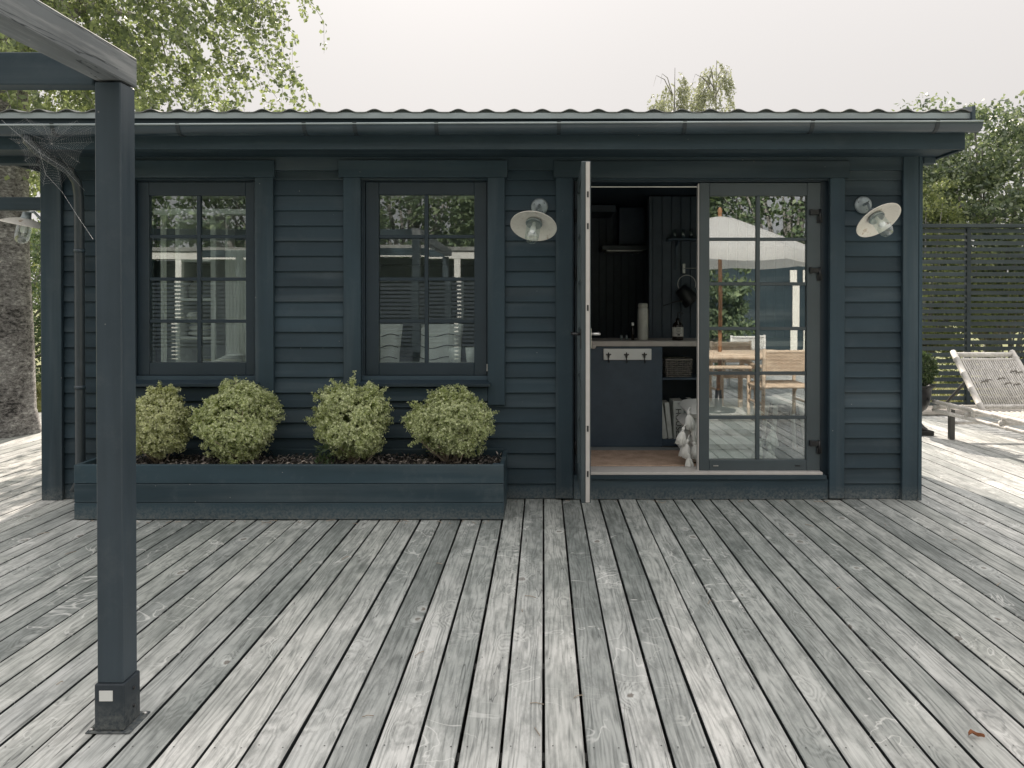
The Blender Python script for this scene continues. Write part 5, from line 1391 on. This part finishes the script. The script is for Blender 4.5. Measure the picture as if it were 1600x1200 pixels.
# ------------------------------------------------------------ garden side behind the viewer (mirrored in the panes)
tb = empty('bamboo_table', (2.3, 1.05, 0), 'golden bamboo dining table under the white parasol, mirrored in the door', 'table')
TX0, TX1, TY0, TY1, TZ = 1.55, 3.15, 0.60, 1.50, 0.76
for y in (TY0, TY1): MB().bamboo((TX0-0.04, y, TZ-0.03), (TX1+0.04, y, TZ-0.03), 0.03).build('rim_pole', M_bamy, tb)
for x in (TX0, TX1): MB().bamboo((x, TY0, TZ-0.03), (x, TY1, TZ-0.03), 0.03).build('rim_pole', M_bamy, tb)
for i in range(16):
    y = TY0+0.05+(TY1-TY0-0.1)*i/15; MB().tube([(TX0, y, TZ-0.005), (TX1, y, TZ-0.005)], 0.024, 6).build('top_cane', M_bamy, tb)
for x in (TX0+0.1, TX1-0.45):
    for y in (TY0+0.06, TY1-0.06): MB().bamboo((x, y, 0.003), (x, y, TZ-0.05), 0.034).build('leg', M_bamy, tb)
    MB().bamboo((x, TY0+.06, 0.62), (x, TY1-.06, 0.62), 0.022).build('brace', M_bamy, tb)
MB().bamboo((TX0+.1, TY1-.06, 0.60), (TX1-.45, TY1-.06, 0.60), 0.024).build('brace', M_bamy, tb)
def armchair(nm, loc, rz, mat, label, grp=None):
    r = empty(nm, (0, 0, 0), label, 'chair', grp); w, d, sz, bz, az = 0.29, 0.27, 0.42, 0.86, 0.64
    def P(a, b_, rad=0.019, nn='pole'): MB().bamboo(a, b_, rad, 7).build(nn, mat, r)
    for s in (-1, 1):
        P((s*w, -d, 0.003), (s*w, -d, az), 0.022, 'leg'); P((s*w, d, 0.003), (s*w, d+0.06, bz), 0.022, 'leg')
        P((s*w, -d-0.02, az), (s*w, d+0.04, az), 0.022, 'arm'); P((s*w, -d, sz-.02), (s*w, d, sz-.02), .018, 'rail')
        P((s*w, -d, .2), (s*w, d, .2), .014, 'rail'); P((s*w, -d+.02, sz-.15), (s*w, -d+.14, sz-.03), .012, 'brace')
    for y in (-d, d): P((-w, y, sz-.02), (w, y, sz-.02), 0.02, 'rail')
    P((-w, d+0.055, bz-0.03), (w, d+0.055, bz-0.03), 0.02, 'rail'); P((-w, d+.02, sz+.14), (w, d+.02, sz+.14), 0.016, 'rail')
    m = MB()
    for i in range(20): x = -w+.02+(2*w-.04)*i/19; m.tube([(x, -d, sz), (x, d, sz)], 0.0115, 5)
    m.build('seat', mat, r)
    m = MB()
    for i in range(15):
        z = sz+.16+(bz-sz-.21)*i/14; m.tube([(-w+(2*w)*k/16, d+.03+.03*(z-sz)/(bz-sz)+(.006 if (k+i) % 2 else -.006), z) for k in range(17)], 0.008, 4)
    for i in range(9): x = -w+(2*w)*(i+.5)/9; m.tube([(x, d+.03, sz+.14), (x, d+.055, bz-.03)], 0.006, 4)
    m.build('woven_back', mat, r)
    r.location = loc; r.rotation_euler = (0, 0, rz); return r
c1 = armchair('bamboo_chair', (2.92, 1.62, 0), R(-2), M_bamy, 'golden bamboo armchair with woven back on the house side of the table', 'chairs round the garden table')
for loc, rz, lab in (((2.0, 0.28, 0), R(180), 'bamboo armchair on the garden side of the table, its left seat'), ((2.75, 0.25, 0), R(176), 'bamboo armchair on the garden side of the table, its right seat')):
    c = copy_tree(c1); c.location = loc; c.rotation_euler = (0, 0, rz); c['label'] = lab
M_wch = plain('white_rattan', (0.72, 0.72, 0.70), 0.6)
for i, (loc, rz) in enumerate((((3.4, -1.7, 0), R(200)), ((2.5, -1.9, 0), R(170)))):
    armchair('rattan_chair', loc, rz, M_wch, ['white rattan armchair on the rear deck, the right one', 'white rattan armchair on the rear deck, the left one'][i], 'white rattan chairs')
par = empty('parasol', (2.31, 1.05, 0), 'large white canvas parasol on a wooden pole over the bamboo table', 'parasol')
MB().tube([(2.31, 1.05, 0.03), (2.31, 1.05, 2.58)], 0.026, 12).build('pole', M_wood, par)
MB().lathe([(0.22, 0.004), (0.23, 0.03), (0.05, 0.06), (0.04, 0.28)], 20, Matrix.Translation((2.31, 1.05, 0))).build('stand', M_black, par)
cm_ = MB(); k8 = 8; rr_ = 1.32; vs = [(2.31, 1.05, 2.56)]; fs = []
for ring, (rf, z) in enumerate(((0.13, 2.53), (0.5, 2.33), (0.8, 2.16), (1.0, 2.06), (1.0, 1.93))):
    for k in range(48):
        a = 2*math.pi*k/48 + math.pi/8; ph_ = (k % 6)/6; poly = math.cos(math.pi/8)/math.cos((ph_-.5)*math.pi/4); sag = 0.03*math.sin(ph_*math.pi)*rf
        vs.append((2.31+rr_*rf*poly*math.cos(a), 1.05+rr_*rf*poly*math.sin(a), z-sag))
for k in range(48): fs.append((0, 1+k, 1+(k+1) % 48))
for ring in range(4):
    for k in range(48): a = 1+ring*48+k; b_ = 1+ring*48+(k+1) % 48; fs.append((a, b_, b_+48, a+48))
cm_.add(vs, fs, True); cm_.build('canopy', M_canvas, par)
for k in range(8):
    a = 2*math.pi*k/8 + math.pi/8; MB().tube([(2.31, 1.05, 2.50), (2.31+1.28*math.cos(a), 1.05+1.28*math.sin(a), 2.04)], 0.009, 6).build('rib', M_wood, par)
MB().ellipsoid((2.31, 1.05, 2.62), (0.03, 0.03, 0.06)).build('finial', M_wood, par)

M_fence = M_int
fence(-11.8, 1.2, -4.6, [-10, -8.4, -6.8, -5.2, -3.4, -1.7, -0.2], 0.0, 1.9, 'rear slat fence mirrored in the right window')
vr = empty('garden_veranda', (-2.5, -6.5, 0), 'pale veranda of the main house mirrored in the windows', 'veranda')
bx('fascia', M_white, vr, -12.5, 1.0, -6.2, -6.15, 2.45, 2.62, 0.003); bx('roof', M_roof, vr, -12.5, 1.0, -9.5, -6.1, 2.63, 2.72, 0.003)
for x in (-11, -8.4, -6, -3.9, -2.0, 0.6): bx('post', M_white, vr, x, x+0.14, -6.3, -6.16, -0.15, 2.45, 0.003)
bx('wall', M_int, vr, -12.4, 0.9, -9.3, -9.2, -0.15, 2.6, 0)
shd = empty('rear_shed', (4.5, -7.5, 0), 'dark shed mirrored at the right of the door', 'shed')
bx('wall', M_px, shd, 3.9, 7.5, -8.5, -6.6, -0.15, 2.5, 0.003); bx('roof', M_roof, shd, 3.7, 7.7, -8.7, -6.4, 2.503, 2.6, 0.003)
for x in (5.75, 6.05): bx('curtain', M_wcloth, shd, x, x+0.16, -6.58, -6.54, 0.2, 2.2, 0.003)
leafy('vine_shrub', (2.6, -4.0, -.1), (2.6, -4.1, 1.3), (1.5, 0.7, 1.35), 230, 60, 0.12, 51, 'broad-leaved green climber mirrored in the door glass', M_lback, th=0.05, cat='shrub')
RL = ['tall green tree behind the middle of the rear veranda, mirrored in the left window', 'tallest green tree behind the rear veranda, mirrored in the right window', 'lower round green tree behind the right end of the rear veranda', 'tall green tree behind the climber, mirrored in the upper door panes', 'green tree behind the rear shed, mirrored in the right door panes', 'tall green tree right of the rear shed', 'green tree at the left end of the rear veranda']
for i, (x, y, h, w) in enumerate(((-9, -14, 7.5, 3.0), (-4.6, -15, 9, 3.0), (-0.5, -14, 7, 2.6), (3.4, -15, 8.6, 2.9), (7.8, -13, 8, 3.0), (12, -11, 8.5, 3.0), (-13, -9, 7, 2.8))):
    leafy('garden_tree', (x, y, -.15), (x, y, h*.55), (w, w*.8, h*.5), 330, 60, 0.17, 60+i, RL[i], M_lback, 'trees of the rear garden', 0.2)

# ------------------------------------------------------------ small debris on the deck
lf = MB(); cx_, cy_ = px(1526, 2.44), 2.44
vs = []; fs = []
for i in range(7):
    t = i/6; w = 0.007*math.sin(math.pi*min(1, t*1.05+.05))+0.002
    x = cx_-0.020+0.042*t; y = cy_+0.008*math.sin(t*4)-.012*t; z = 0.006+0.006*math.sin(t*5)**2
    vs += [(x, y-w, z+0.008), (x, y, z), (x, y+w, z+0.010)]
for i in range(6):
    for k in range(2): a = i*3+k; fs.append((a, a+1, a+4, a+3))
lf.add(vs, fs); tag(lf.build('fallen_leaf', M_dleaf), 'curled rusty brown leaf lying on the deck at lower right', 'leaf')
db = MB()
for (x, y) in [(px(380, 4.85), 4.86), (px(360, 4.83), 4.85), (px(425, 4.86), 4.87)]+[(random.uniform(-3, -0.3), 4.80+random.uniform(0, .08)) for _ in range(26)]+[(random.uniform(-3, 2.6), 5.36+random.uniform(-.04, .01)) for _ in range(26)]+[(random.uniform(-3.3, 3.2), random.uniform(2.4, 5.2)) for _ in range(26)]:
    if x < -0.27 and y > 4.88: continue
    a = random.random()*3.14; l = random.uniform(0.008, 0.035); dx, dy = l*math.cos(a), l*math.sin(a)
    db.tube([(x-dx, y-dy, 0.004), (x+random.uniform(-.004, .004), y+.004, 0.006), (x+dx, y+dy, 0.004)], 0.0016, 4)
db.build('deck_litter', M_twig, None, kind='stuff')
